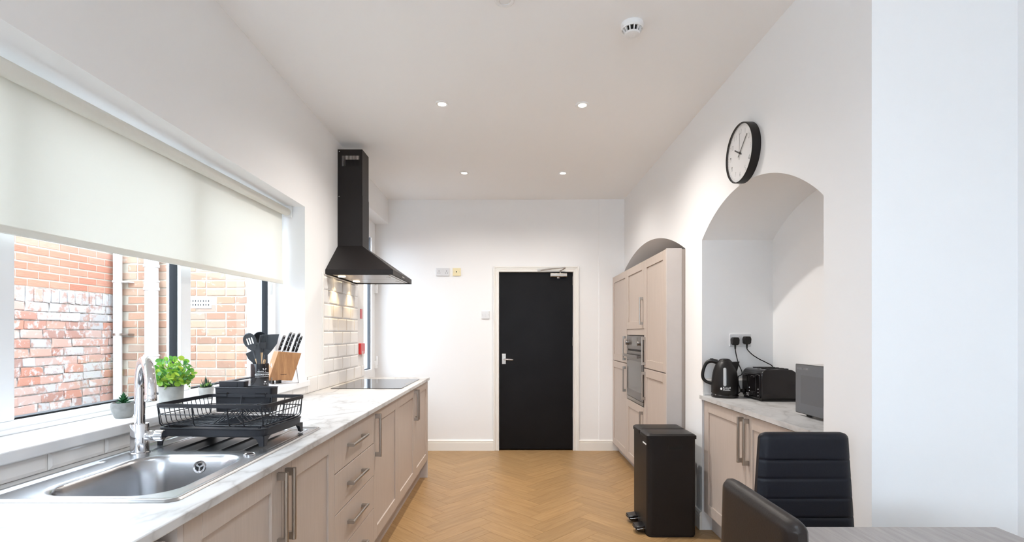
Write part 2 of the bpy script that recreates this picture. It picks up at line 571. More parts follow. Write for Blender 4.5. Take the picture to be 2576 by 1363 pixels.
def plank_mb(poly, org, ud, uvs):
    """poly in world xy; top at z=0; uv along the plank"""
    n = len(poly)
    mb = MB()
    mb.add([(x, y, 0.0) for x, y in poly] + [(x, y, -0.006) for x, y in poly],
           [tuple(range(n))] + [(i, i + n, (i + 1) % n + n, (i + 1) % n) for i in range(n)])
    vd = (-ud[1], ud[0])
    for x, y in poly * 2:
        uvs.append(((x - org[0]) * ud[0] + (y - org[1]) * ud[1], (x - org[0]) * vd[0] + (y - org[1]) * vd[1]))
    return mb


def set_uv(me, uvs):
    lay = me.uv_layers.new(name='UVMap')
    for lp in me.loops:
        lay.data[lp.index].uv = uvs[lp.vertex_index]


def mesh_uv(mb, uvs, name, mat):
    me = bpy.data.meshes.new(name)
    me.from_pydata(mb.v, [], mb.f)
    set_uv(me, uvs)
    me.materials.append(mat)
    return me


S2 = math.sqrt(0.5) * PW


def to_w(fx, fy):
    return (HX + (fx - fy) * S2, HY + (fx + fy) * S2)


g = PGAP / PW
shared = {}
rest, rest_uv = MB(), []
for r_ in range(-70, 70):
    for j in range(-6, 7):
        for kind in (0, 1):
            if kind == 0:
                x0, y0, x1, y1 = r_ + 8 * j, r_, r_ + 8 * j + PL, r_ + 1
            else:
                x0, y0, x1, y1 = r_, r_ - 7 + 8 * j, r_ + 1, r_ - 3 + 8 * j
            cx, cy = to_w((x0 + x1) / 2, (y0 + y1) / 2)
            if not (-1.8 < cx < 2.3 and -5.0 < cy < 6.0): continue
            poly = [to_w(x0 + g, y0 + g), to_w(x1 - g, y0 + g), to_w(x1 - g, y1 - g), to_w(x0 + g, y1 - g)]
            ud = (0.7071068, 0.7071068) if kind == 0 else (-0.7071068, 0.7071068)
            cl = poly
            for f in (lambda p: p[0] + 1.36, lambda p: 1.81 - p[0], lambda p: p[1] + 4.5, lambda p: YB + 0.02 - p[1]):
                cl = clip_poly(cl, f)
                if len(cl) < 3: break
            if len(cl) < 3: continue
            vis = cy > 2.85 and -0.95 < cx < 1.25
            if not vis:
                uvs = []
                m_ = plank_mb(cl, (cx, cy), ud, uvs)
                rest.add(m_.v, m_.f); rest_uv += uvs
            elif len(cl) == 4 and cl == poly:
                if kind not in shared:
                    uvs = []
                    m_ = plank_mb([(x - cx, y - cy) for x, y in poly], (0, 0), ud, uvs)
                    shared[kind] = mesh_uv(m_, uvs, 'plank', PLANK)
                inst('plank', shared[kind], floor, (cx, cy, 0))
            else:
                uvs = []
                m_ = plank_mb([(x - cx, y - cy) for x, y in cl], (0, 0), ud, uvs)
                inst('plank', mesh_uv(m_, uvs, 'plank', PLANK), floor, (cx, cy, 0))
o = inst('plank_field', mesh_uv(rest, rest_uv, 'plank_field', PLANK), floor, (0, 0, 0))
o['kind'] = 'stuff'

# ---- ceiling
mb = MB()
nx, ny = 4, 8
gx = [-1.66 + 3.62 * i / nx for i in range(nx + 1)]
gy = [-4.7 + 10.45 * j / ny for j in range(ny + 1)]
vs = [(x, y, zceil(x, y)) for y in gy for x in gx] + [(x, y, zceil(x, y) + 0.15) for y in gy for x in gx]
fs = []
off = (nx + 1) * (ny + 1)
for j in range(ny):
    for i in range(nx):
        a = j * (nx + 1) + i
        fs += [(a, a + 1, a + nx + 2, a + nx + 1), (a + off, a + nx + 1 + off, a + nx + 2 + off, a + 1 + off)]
mb.add(vs, fs)
struct('ceiling', mb, CEIL)

# ---- window wall with the window and patio openings
WY0, WY1, WZ0, WZ1 = 0.60, 3.29, 0.964, 2.150
PY0, PZ1 = 4.62, 2.535
mb = MB()
xo = -1.66
mb.box(xo, XL, -4.7, -2.05, -0.05, 3.05).box(xo, XL, -0.45, WY0, -0.05, 3.05)
mb.box(xo, XL, -2.05, -0.45, -0.05, 0.85).box(xo, XL, -2.05, -0.45, 2.25, 3.05)  # opening left here for the made-up fill window
mb.box(xo, XL, WY0, WY1, -0.05, WZ0)
mb.box(xo, XL, WY0, WY1, WZ1, 3.05)
mb.box(xo, XL, WY1, PY0, -0.05, 3.05)
mb.box(xo, XL, PY0, YB, PZ1, 3.05)
wall_left = struct('wall_left', mb, WALL, smooth=0)

# glazed tiles: an upstand row along the worktop and a panel behind the hob
tile_cache = {}


def tile_mesh(w, h):
    k = (round(w, 3), round(h, 3))
    if k not in tile_cache:
        b = min(0.010, w * 0.3, h * 0.3)
        x0, x1 = 0.0, 0.0075
        m_ = MB()
        a0, a1, c0, c1 = -w / 2, w / 2, -h / 2, h / 2
        vs = [(x0, a0, c0), (x0, a1, c0), (x0, a1, c1), (x0, a0, c1), (0.004, a0, c0), (0.004, a1, c0), (0.004, a1, c1), (0.004, a0, c1),
              (x1, a0 + b, c0 + b), (x1, a1 - b, c0 + b), (x1, a1 - b, c1 - b), (x1, a0 + b, c1 - b)]
        fs = [(0, 1, 5, 4), (1, 2, 6, 5), (2, 3, 7, 6), (3, 0, 4, 7), (4, 5, 9, 8), (5, 6, 10, 9), (6, 7, 11, 10), (7, 4, 8, 11), (8, 9, 10, 11)]
        m_.add(vs, fs)
        tile_cache[k] = m_.mesh('tile', TILE, 0)
    return tile_cache[k]


def tile_row(wall, y0, y1, z0, z1, joint, pitch=0.2045, x=XL, flip=1):
    k = math.floor((y0 - joint) / pitch)
    y = joint + k * pitch
    while y < y1:
        a, b = max(y, y0), min(y + pitch, y1)
        if b - a > 0.015:
            tl = inst('tile', tile_mesh(b - a - 0.003, z1 - z0 - 0.003), wall, (x + 0.002 * flip, (a + b) / 2, (z0 + z1) / 2))
            if flip < 0: tl.rotation_euler = (0, 0, math.pi)
        y += pitch


part('grout', MB().box(XL, XL + 0.003, 0.0, 3.325, 0.911, 0.964).box(XL, XL + 0.003, 3.325, 4.62, 0.911, 1.0195)
     .box(XL, XL + 0.003, 3.600, 4.420, 1.0195, 1.748), GROUT, wall_left, smooth=0)
tile_row(wall_left, 0.45, 3.325, 0.911, 0.966, 3.495)
tile_row(wall_left, 3.325, 4.62, 0.911, 1.019, 3.495)
zr = 1.0195
for k in range(8):
    z1 = min(zr + 0.1025, 1.748)
    tile_row(wall_left, 3.600, 4.420, zr, z1, 3.60 if k % 2 == 0 else 3.70)
    zr = z1
    if zr >= 1.747: break
mb = MB().box(XL, XL + 0.011, 3.586, 3.600, 1.0195, 1.752)
struct('trim_1', mb, GLOSSW, bevel=0.002)

# ---- far wall with the black door, patch boxing
DX0, DX1, DZ1 = -0.125, 0.727, 2.008
mb = MB()
mb.box(-1.66, DX0, YB, 5.75, -0.05, 3.05)
mb.box(DX1, 1.95, YB, 5.75, -0.05, 3.05)
mb.box(DX0, DX1, YB, 5.75, DZ1, 3.05)
mb.box(DX0, DX1, 5.70, 5.75, -0.05, DZ1)
mb.box(1.005, XR + 0.02, YB - 0.006, YB, 0, 2.812)
struct('wall_back', mb, WALL, smooth=0)

door = struct_empty('door_1', (0.30, 5.60, 0))
mb = MB().box(-0.1105, 0.7120, 5.582, 5.622, 0.014, 1.994)
part('door_leaf', mb, DOORB, door, True, smooth=0, bevel=0.002)
mb = MB()
for a, b in ((-0.125, -0.1135), (0.715, 0.727)):
    mb.box(a, b, 5.560, 5.70, 0, 2.008)
mb.box(-0.125, 0.727, 5.560, 5.70, 1.997, 2.008)
part('door_lining', mb, GLOSSW, door, True, smooth=0)
mb = MB()
for (o_, i_, d_) in ((0.062, 0.0, 0.012), (0.062, 0.044, 0.022), (0.040, 0.022, 0.017), (0.014, 0.0, 0.020)):
    y0 = YB - d_
    mb.box(-0.116 - o_, -0.116 - i_, y0, YB, 0, 1.999 + o_)
    mb.box(0.717 + i_, 0.717 + o_, y0, YB, 0, 1.999 + o_)
    mb.box(-0.116 - i_, 0.717 + i_, y0, YB, 1.999 + i_, 1.999 + o_)
part('architrave', mb, GLOSSW, door, True, smooth=0, bevel=0.003)
hd = part('door_handle', MB().box(-0.081, -0.037, 5.574, 5.583, 0.968, 1.083), HANDLE, door, True, smooth=0, bevel=0.002, label='silver lever handle')
lv = MB().cyl((-0.059, 5.575, 1.024), (-0.059, 5.535, 1.024), 0.010).tube([(-0.062, 5.538, 1.024), (0.0, 5.538, 1.020), (0.043, 5.542, 1.016)], [0.009, 0.0085, 0.007], 10)
part('lever', lv, CHROME, hd, True)
cb = part('door_closer', MB().prism(rrect(5.535, 5.583, 1.940, 1.985, 0.012), 0.459, 0.645, 'x').cyl((0.55, 5.557, 1.925), (0.55, 5.557, 1.942), 0.018), HANDLE, door, True, bevel=0.002)
arm = MB().tube([(0.57, 5.556, 1.985), (0.57, 5.556, 2.002)], 0.008).tube([(0.565, 5.540, 2.006), (0.622, 5.500, 2.034)], 0.006).tube([(0.622, 5.500, 2.040), (0.48, 5.52, 2.030), (0.345, 5.542, 2.016)], 0.0065).box(0.318, 0.352, 5.536, 5.552, 2.008, 2.026)
part('closer_arm', arm, HANDLE, cb, True)
for z in (1.90, 1.22, 0.42):
    part('hinge', MB().box(0.709, 0.722, 5.574, 5.584, z - 0.05, z + 0.05).cyl((0.7135, 5.572, z - 0.05), (0.7135, 5.572, z + 0.05), 0.005, n=8), HANDLE, door, True)


def skirting(name, p0, p1, out, h=0.122):
    """moulded board between two floor points; out = unit vector into the room"""
    prof = [(0.0, 0.0), (0.016, 0.0), (0.016, h - 0.032), (0.012, h - 0.028), (0.016, h - 0.022), (0.016, h - 0.012), (0.008, h), (0.0, h)]
    rings = []
    for p in (p0, p1):
        rings.append([(p[0] + out[0] * d, p[1] + out[1] * d, z) for d, z in prof])
    return struct(name, MB().loft(rings), GLOSSW, smooth=25)


skirting('baseboard_back', (-1.35, YB), (-0.178, YB), (0, -1))
skirting('baseboard_back', (0.779, YB), (1.157, YB), (0, -1))

# ---- arched wall: two recesses under segmental arches
NY0, NY1 = 2.034, 3.317            # appliance recess
TY0, TY1 = 3.631, 5.562            # tall cabinet recess
NXB, TXB = 1.761, 1.900


def arch_z(y, y0, y1, s0, s1, rise):
    c = (y0 + y1) / 2; hw = (y1 - y0) / 2
    Rr = (hw * hw + rise * rise) / (2 * rise)
    u = y - c
    return s0 + (s1 - s0) * (y - y0) / (y1 - y0) + math.sqrt(max(0, Rr * Rr - u * u)) - (Rr - rise)


def arch_bay(mb, y0, y1, s0, s1, rise, xb, n=40, top=3.05):
    ys = [y0 + (y1 - y0) * i / n for i in range(n + 1)]
    zs = [arch_z(y, y0, y1, s0, s1, rise) for y in ys]
    for i in range(n):
        a, b, za, zb = ys[i], ys[i + 1], zs[i], zs[i + 1]
        mb.quad((XR, a, za), (XR, b, zb), (XR, b, top), (XR, a, top))
        mb.quad((XR, a, za), (xb, a, za), (xb, b, zb), (XR, b, zb))
        mb.quad((xb, a, 0), (xb, b, 0), (xb, b, zb), (xb, a, za))
    for y, z in ((y0, zs[0]), (y1, zs[-1])):
        mb.quad((XR, y, 0), (xb, y, 0), (xb, y, z), (XR, y, z))


mb = MB()
arch_bay(mb, NY0, NY1, 1.879, 1.934, 0.232, NXB)
arch_bay(mb, TY0, TY1, 1.932, 2.005, 0.195, TXB)
for a, b in ((1.764, NY0), (NY1, TY0), (TY1, YB + 0.1)):
    mb.quad((XR, a, -0.05), (XR, b, -0.05), (XR, b, 3.05), (XR, a, 3.05))
# the return at the near end and the outer skin
mb.quad((XR, 1.764, -0.05), (1.805, 1.764, -0.05), (1.805, 1.764, 3.05), (XR, 1.764, 3.05))
mb.quad((1.95, 1.764, -0.05), (1.95, YB + 0.1, -0.05), (1.95, YB + 0.1, 3.05), (1.95, 1.764, 3.05))
wall_right = struct('wall_right', mb, WALL, smooth=20)
struct('wall_side', MB().box(1.805, 1.95, -4.7, 1.764, -0.05, 3.05), WALL, smooth=0)
# tiled upstand round the appliance recess
part('grout', MB().box(XR + 0.01, NXB, NY1 - 0.003, NY1, 0.90, 1.012).box(NXB - 0.003, NXB, NY0, NY1, 0.90, 1.012), GROUT, wall_right, smooth=0)
for x0, x1 in ((1.300, 1.483), (1.486, 1.690), (1.693, 1.757)):
    tl = inst('tile', tile_mesh(x1 - x0, 0.106), wall_right, ((x0 + x1) / 2, NY1 - 0.002, 0.956), (0, 0, R(-90)))
tile_row(wall_right, NY0 + 0.01, NY1 - 0.01, 0.902, 1.010, 2.25, x=NXB, flip=-1)
struct('trim_2', MB().box(XR + 0.006, NXB, NY0, NY0 + 0.010, 0.90, 1.012).box(XR + 0.002, XR + 0.012, NY1 - 0.012, NY1, 0.90, 1.014), GLOSSW, smooth=0)
skirting('baseboard_right', (XR, NY1 + 0.0), (XR, TY0), (-1, 0))

# ---- rear wall (behind the camera) and two unseen windows, both made up to carry fill light
mb = MB()
mb.box(-1.66, -1.15, -4.7, -4.5, -0.05, 3.05).box(1.35, 1.95, -4.7, -4.5, -0.05, 3.05).box(-1.15, 1.35, -4.7, -4.5, -0.05, 0.90).box(-1.15, 1.35, -4.7, -4.5, 2.40, 3.05)
struct('wall_rear', mb, WALL, smooth=0)
added_rear_win = struct_empty('added_rear_window', (0.10, -4.6, 0.90))  # rear window is made up and out of view, added for the fill
mb = MB()
for a, b, c, d in ((-1.15, -1.09, 0.90, 2.40), (1.29, 1.35, 0.90, 2.40), (-1.15, 1.35, 0.90, 0.96), (-1.15, 1.35, 2.34, 2.40), (0.07, 0.13, 0.90, 2.40)):
    mb.box(a, b, -4.64, -4.58, c, d)
part('window_frame', mb, UPVC, added_rear_win, True, smooth=0)
part('pane', MB().box(-1.09, 1.29, -4.612, -4.608, 0.96, 2.34), GLASS, added_rear_win, True, smooth=0)
added_win = struct_empty('added_window', (-1.56, -1.25, 0.85))  # unseen window, made up to carry the added cool fill
mb = MB()
for a, b, c, d in ((-2.05, -1.99, 0.85, 2.25), (-0.51, -0.45, 0.85, 2.25), (-2.05, -0.45, 0.85, 0.91), (-2.05, -0.45, 2.19, 2.25), (-1.28, -1.22, 0.85, 2.25)):
    mb.box(-1.60, -1.54, a, b, c, d)
part('window_frame', mb, UPVC, added_win, True, smooth=0)
part('pane', MB().box(-1.572, -1.568, -1.99, -0.51, 0.91, 2.19), GLASS, added_win, True, smooth=0)

# ---- kitchen window: frame, mullions, gaskets, panes, sill
win = struct_empty('window_1', (-1.56, 1.94, 0.964))
FX = -1.546
mb = MB()
mb.box(-1.615, FX, WY0, WY1, 0.985, 1.040)
mb.box(-1.615, FX, WY0, WY1, 2.09, WZ1)
mb.box(-1.615, FX, 3.212, WY1, 1.040, 2.09)
mb.box(-1.615, FX, WY0, 0.685, 1.040, 2.09)
mb.box(FX, FX + 0.010, WY0, WY1, 1.0, 1.016)
part('window_frame', mb, UPVC, win, True, smooth=0, bevel=0.004)
for a, b in ((1.465, 1.556), (2.338, 2.416)):
    part('mullion', MB().box(-1.615, FX, a, b, 1.040, 2.09), UPVC, win, True, smooth=0, bevel=0.006)
for a, b in ((0.685, 1.465), (1.556, 2.338), (2.416, 3.212)):
    g_ = MB()
    for (c, d, e, f_) in ((a, a + 0.004, 1.040, 2.09), (b - 0.004, b, 1.040, 2.09), (a, b, 1.040, 1.046), (a, b, 2.084, 2.09)):
        g_.box(-1.598, -1.562, c, d, e, f_)
    part('gasket', g_, GASK, win, True, smooth=0, label='dark glazing gasket')
    part('pane', MB().box(-1.582, -1.578, a + 0.002, b - 0.002, 1.042, 2.088), GLASS, win, True, smooth=0)
part('sill', MB().box(-1.60, -1.330, WY0, 3.285, 0.964, 1.0).box(-1.352, -1.330, 3.285, 3.326, 0.964, 1.0), SILLM, win, True, smooth=0, bevel=0.004)

# ---- glazed patio door beyond the worktop
dr2 = struct_empty('door_2', (-1.50, 5.09, 0))
mb = MB()
mb.box(-1.575, -1.500, PY0, PY0 + 0.07, 0.05, 2.46).box(-1.575, -1.500, 5.501, YB, 0.05, 2.46).box(-1.575, -1.500, PY0, YB, 2.4605, PZ1).box(-1.575, -1.500, PY0, YB, 0.0, 0.0495)
part('door_frame', mb, UPVC, dr2, True, smooth=0, bevel=0.004)
mb = MB()
mb.box(-1.565, -1.490, 4.69, 4.80, 0.05, 2.46).box(-1.565, -1.490, 5.392, 5.50, 0.05, 2.46).box(-1.565, -1.490, 4.80, 5.392, 0.05, 0.17).box(-1.565, -1.490, 4.80, 5.392, 2.35, 2.46).box(-1.565, -1.490, 4.80, 5.392, 0.83, 0.925)
mb.box(-1.545, -1.515, 4.80, 5.392, 0.17, 0.83)
part('door_sash', mb, UPVC, dr2, True, smooth=0, bevel=0.004)
g_ = MB().box(-1.538, -1.512, 4.80, 4.812, 0.925, 2.35).box(-1.536, -1.510, 5.380, 5.392, 0.925, 2.35).box(-1.538, -1.512, 4.80, 5.392, 0.925, 0.934)
part('gasket', g_, GASK2, dr2, True, smooth=0, label='grey glazing spacer')
part('pane', MB().box(-1.530, -1.526, 4.80, 5.392, 0.926, 2.35), GLASS, dr2, True, smooth=0)
for z in (1.83, 1.00):
    part('hinge', MB().box(-1.490, -1.462, 5.475, 5.53, z - 0.075, z + 0.01).cyl((-1.464, 5.495, z - 0.04), (-1.464, 5.495, z + 0.06), 0.012, n=10), UPVC, dr2, True, bevel=0.002)

# ================================================================== the yard outside
struct('ground', MB().box(-7.5, -1.66, -5, 6.2, -0.4, -0.3), CONC, smooth=0)


def brick_variant(jit, seed):
    rr = random.Random(seed)
    m_ = MB()
    vs = []
    for x in (0, 1):
        for a, b in ((-.5, -.5), (.5, -.5), (.5, .5), (-.5, .5)):
            vs.append((0.0 if x == 0 else 1.0, a + rr.uniform(-1, 1) * jit * 0.5, b + rr.uniform(-1, 1) * jit))
    for a, b in ((-.5, -.5), (.5, -.5), (.5, .5), (-.5, .5)):
        vs.append((1.25, a * 0.93 + rr.uniform(-1, 1) * jit * 0.3, b * 0.82 + rr.uniform(-1, 1) * jit * 0.5))
    m_.add(vs, [(0, 1, 5, 4), (1, 2, 6, 5), (2, 3, 7, 6), (3, 0, 4, 7), (4, 5, 9, 8), (5, 6, 10, 9), (6, 7, 11, 10), (7, 4, 8, 11), (8, 9, 10, 11)])
    return m_


NEWB = [brick_variant(0.02, 1)]
OLDB = [brick_variant(0.10, s) for s in range(2, 8)]
FRNB = [brick_variant(0.05, s) for s in range(20, 25)]
BM = {}
for nm, lst, mats in (('new', NEWB, (BRICKN,)), ('old', OLDB, (BRICKO, BRICKP)), ('front', FRNB, (BRICKF,))):
    for i, v in enumerate(lst):
        for mt in mats:
            me = bpy.data.meshes.new('brick')
            me.from_pydata(v.v, [], v.f)
            me.materials.append(mt)
            BM[(nm, i, mt.name)] = me


def lay_brick(wall, key, lst, mat, c, w, h, proud, rot, vis, mass):
    i = rnd.randrange(len(lst))
    if vis:
        inst('brick', BM[(key, i, mat.name)], wall, c, (0, 0, rot), (proud, w, h))
    else:
        M = Matrix.Translation(c) @ Matrix.Rotation(rot, 4, 'Z') @ Matrix.Diagonal((proud, w, h, 1))
        mass.setdefault(mat.name, (MB(), mat))[0].add([M @ Vector(p) for p in lst[i].v], lst[i].f)


# boundary wall across the yard: old weathered brick below, newer red brick above
GX = -4.55
gw = thing('brick_wall', 'boundary wall of weathered whitish brick topped with newer red brick courses', 'wall', (GX, 3.0, -0.3))
gw['kind'] = 'thing'
part('mortar', MB().box(GX - 0.22, GX, -3.0, 5.745, 1.755, 2.30), MORTAR, gw, True, smooth=0)
part('old_mortar', MB().box(GX - 0.22, GX, -3.0, 5.745, -0.3, 1.755), MORTARD, gw, True, smooth=0)
mass = {}
z = 1.755
row = 0
while z < 2.28:
    y = -3.0 + (0.1125 if row % 2 else 0.0) + 0.045
    while y < 5.70:
        w = min(0.211, 5.74 - y)
        c = (GX, y + w / 2, z + 0.0385)
        vis = y + w > 4.25
        lay_brick(gw, 'new', NEWB, BRICKN, (0, c[1] - 3.0, c[2] + 0.3), w, 0.0615, 0.004, 0, vis, mass)
        y += 0.225
    z += 0.0775; row += 1
y = -3.0
while y < 5.70:
    w = rnd.uniform(0.068, 0.085)
    lay_brick(gw, 'old', OLDB, BRICKP if rnd.random() < 0.8 else BRICKO, (0, y + w / 2 - 3.0, 1.685 + 0.3), w, 0.125, rnd.uniform(0.008, 0.02), 0, y > 4.25, mass)
    y += w + 0.012
z = 1.615 - 0.088
row = 0
while z > -0.3:
    y = -3.0 + (0.12 if row % 2 else 0.0)
    while y < 5.70:
        w = rnd.choice((0.225, 0.225, 0.215, 0.11)) * rnd.uniform(0.95, 1.04)
        w = min(w, 5.74 - y)
        pal = 0.7 if z > 1.40 else 0.25
        mt = BRICKP if rnd.random() < pal else BRICKO
        vis = y + w > 4.25 and z > 0.38
        lay_brick(gw, 'old', OLDB, mt, (0, y + w / 2 - 3.0, z + 0.044 + 0.3), w, 0.074 * rnd.uniform(0.93, 1.08), rnd.uniform(0.004, 0.016), 0, vis, mass)
        y += w + rnd.uniform(0.010, 0.018)
    z -= 0.089; row += 1
for nm, (m_, mt) in mass.items():
    part('brick_field', m_, mt, gw, False, smooth=0, kind='stuff')

# house wall that closes the yard
HYF = 5.75
hw = thing('brick_wall', 'pale tan brick house wall closing the yard, seen square-on with an air vent', 'wall', (-3.1, HYF, -0.3))
hw['kind'] = 'thing'
part('mortar', MB().box(-4.77, -1.66, HYF, HYF + 0.22, -0.3, 3.3), MORTAR, hw, True, smooth=0)
mass = {}
row = 0
z = -0.3
while z < 3.25:
    x = -4.52 + (0.113 if row % 2 else 0.0)
    while x < -1.72:
        w = 0.215 if rnd.random() < 0.85 else 0.103
        w = min(w, -1.67 - x)
        vent = -3.76 < x + w / 2 < -3.42 and 1.60 < z + 0.04 < 1.74
        vis = x < -2.6 and 0.62 < z < 2.32
        if not vent:
            lay_brick(hw, 'front', FRNB, BRICKF, (x + w / 2 + 3.1, 0, z + 0.046 + 0.3), w - 0.004, 0.074, rnd.uniform(0.004, 0.009), R(-90), vis, mass)
        x += w + 0.012
    z += 0.0928; row += 1
for nm, (m_, mt) in mass.items():
    part('brick_field', m_, mt, hw, False, smooth=0, kind='stuff')
av = part('air_vent', MB().box(-3.74, -3.44, HYF - 0.014, HYF, 1.600, 1.735), PIPEW, hw, True, smooth=0, bevel=0.003, label='white perforated air vent')
mb = MB()
for i in range(9):
    for j in range(2):
        x = -3.71 + i * 0.030
        mb.box(x - 0.006, x + 0.006, HYF - 0.0155, HYF - 0.013, 1.632 + j * 0.045, 1.648 + j * 0.045)
part('vent_hole', mb, DARKH, av, True, smooth=0)

# pipes on the house wall
pp = thing('drainpipe', 'slim white pipe at the corner where the two brick walls meet', 'pipe', (-4.46, 5.66, -0.3))
part('pipe', MB().cyl((-4.46, 5.66, -0.3), (-4.46, 5.66, 2.9), 0.043, n=20), PIPEW, pp, True)
for z in (1.90, 1.30):
    part('bracket', MB().cyl((-4.46, 5.66, z - 0.012), (-4.46, 5.66, z + 0.012), 0.050, n=20).box(-4.46, -4.33, 5.645, 5.738, z - 0.008, z + 0.008), PIPEW if z > 1.5 else HANDLE, pp, True)
pp = thing('soil_pipe', 'thick white soil pipe with collars on the tan brick wall', 'pipe', (-4.06, 5.64, -0.3))
part('pipe', MB().cyl((-4.06, 5.64, -0.3), (-4.06, 5.64, 3.2), 0.066, n=24), PIPEW, pp, True)
for z in (2.12, 1.86, 1.02):
    part('collar', MB().lathe([(0.066, 0.0), (0.078, 0.0), (0.078, 0.03), (0.072, 0.035), (0.072, 0.09), (0.080, 0.095), (0.080, 0.11), (0.066, 0.115)], (-4.06, 5.64, z - 0.06), 24, caps=False), PIPEW, pp, True)
pp = thing('downpipe', 'white rainwater downpipe seen through the narrower end of the glass', 'pipe', (-2.90, 5.66, -0.3))
part('pipe', MB().prism(rrect(-2.965, -2.835, 5.60, 5.70, 0.02), -0.3, 3.2), PIPEW, pp, True)
for z in (1.95, 0.95):
    part('bracket', MB().box(-2.975, -2.825, 5.595, 5.738, z - 0.015, z + 0.015), PIPEW, pp, True)

# ================================================================== fitted kitchen, window side
FXL = -0.744     # door faces
WT0, WT1 = 0.885, 0.910


def shaker(y0, y1, z0, z1, fx, s, stile=0.070, rail=0.068, th=0.020):
    """door in the plane x = fx facing s*x: frame with recessed panel"""
    y0 += 0.0015; y1 -= 0.0015
    b = fx - s * th
    X = lambda a, c: (min(a, c), max(a, c))
    mb = MB()
    x0, x1 = X(fx, b)
    mb.box(x0, x1, y0, y0 + stile, z0, z1).box(x0, x1, y1 - stile, y1, z0, z1)
    mb.box(x0, x1, y0 + stile, y1 - stile, z0, z0 + rail).box(x0, x1, y0 + stile, y1 - stile, z1 - rail, z1)
    x0, x1 = X(fx - s * 0.008, b)
    mb.box(x0, x1, y0 + stile, y1 - stile, z0 + rail, z1 - rail)
    return mb


def handle_v(y, z0, z1, fx, s):
    mb = MB()
    X = lambda a, c: (min(a, c), max(a, c))
    for z in (z0 + 0.001, z1 - 0.025):
        x0, x1 = X(fx, fx + s * 0.026)
        mb.box(x0, x1, y - 0.007, y + 0.007, z, z + 0.024)
    mb.cyl((fx + s * 0.027, y, z0), (fx + s * 0.027, y, z1), 0.0075, n=14)
    return mb


def handle_h(y0, y1, z, fx, s):
    mb = MB()
    X = lambda a, c: (min(a, c), max(a, c))
    x0, x1 = X(fx, fx + s * 0.026)
    for y in (y0 + 0.001, y1 - 0.025):
        mb.box(x0, x1, y, y + 0.024, z - 0.007, z + 0.007)
    mb.cyl((fx + s * 0.027, y0, z), (fx + s * 0.027, y1, z), 0.0075, n=14)
    return mb


def base_unit(name, label, y0, y1, doors, z0=0.163, z1=0.881):
    t = thing(name, label, 'cabinet', (-1.03, (y0 + y1) / 2, 0.15), group='base cabinets on the window side')
    mb = MB()
    if 'sink' in label:
        xa, xb = -1.330, FXL - 0.021
        mb.box(xa, xb, y0 + 0.001, y0 + 0.017, 0.150, 0.884).box(xa, xb, y1 - 0.017, y1 - 0.001, 0.150, 0.884).box(xa, xb, y0 + 0.017, y1 - 0.017, 0.150, 0.166).box(xa, xa + 0.008, y0 + 0.017, y1 - 0.017, 0.166, 0.70)
    else:
        mb.box(-1.330, FXL - 0.021, y0 + 0.001, y1 - 0.001, 0.150, 0.884)
    part('carcass', mb, CABIN, t, True, smooth=0)
    for a, b, hy in doors:
        d = part('door', shaker(a, b, z0, z1, FXL, 1), CAB, t, True, smooth=0, bevel=0.0012, seg=1)
        if hy: part('handle', handle_v(hy, 0.628, 0.866, FXL, 1), HANDLE, d, True, label='brushed nickel bar handle')
    return t


su = base_unit('base_cabinet', 'beige double-door base cabinet directly beneath the sink', 1.134, 2.118, [(1.134, 1.627, 1.598), (1.627, 2.118, 1.656)])
part('end_panel', MB().box(-1.33, FXL, 1.114, 1.133, 0.0, 0.884), PANELW, su, True, smooth=0)
du = thing('drawer_cabinet', 'beige base cabinet with four plain drawers and horizontal bar handles', 'cabinet', (-1.03, 2.42, 0.15), group='base cabinets on the window side')
part('carcass', MB().box(-1.330, FXL - 0.021, 2.119, 2.726, 0.150, 0.884), CABIN, du, True, smooth=0)
for z0, z1 in ((0.711, 0.881), (0.533, 0.707), (0.355, 0.529), (0.163, 0.351)):
    d = part('drawer', MB().box(FXL - 0.020, FXL, 2.1195, 2.7255, z0, z1), CAB, du, True, smooth=0, bevel=0.0012, seg=1)
    part('handle', handle_h(2.283, 2.524, (z0 + z1) / 2 + 0.002, FXL, 1), HANDLE, d, True, label='brushed nickel bar handle')
base_unit('base_cabinet', 'beige single-door base cabinet between the drawers and the hob cabinet', 2.727, 3.321, [(2.727, 3.321, 2.762)])
hu = base_unit('base_cabinet', 'beige double-door base cabinet under the black hob, end panel to the floor', 3.321, 4.518, [(3.321, 3.920, 3.892), (3.920, 4.518, 3.948)])
part('end_panel', MB().box(-1.33, FXL, 4.519, 4.538, 0.0, 0.884), PANELW, hu, True, smooth=0)
for a, b, l in ((1.134, 2.95, 'plinth board under the sink cabinet and drawers'), (2.952, 4.518, 'plinth board under the hob end of the cabinet run')):
    t = thing('plinth', 'beige kick board: ' + l, 'plinth', (-0.82, (a + b) / 2, 0), group='plinths on the window side')
    part('board', MB().box(-0.828, -0.812, a, b, 0.0, 0.149), CABIN, t, True, smooth=0)

wm = thing('washing_machine', 'white appliance with rounded top edge, tucked under the near end of the worktop', 'appliance', (-1.04, 0.80, 0))
part('body', MB().prism(rrect(0.495, 1.095, 0.02, 0.862, 0.02), -1.32, -0.748, 'x'), WHITEP, wm, True, bevel=0.006)
part('door', MB().lathe([(0.0, 0.0), (0.15, 0.0), (0.17, 0.012), (0.15, 0.03), (0.0, 0.035)], (-0.748, 0.795, 0.45), 32, 'x'), PRINTG, wm, True)
part('drawer', MB().box(-0.750, -0.742, 0.53, 0.70, 0.74, 0.83), WHITEP, wm, True, smooth=0, bevel=0.002)
cu = thing('base_cabinet', 'beige base cabinet end just behind the washing machine, mostly out of view', 'cabinet', (-1.03, 0.1, 0.0), group='base cabinets on the window side')
part('carcass', MB().box(-1.33, FXL - 0.021, -0.30, 0.47, 0.0, 0.884), CABIN, cu, True, smooth=0)
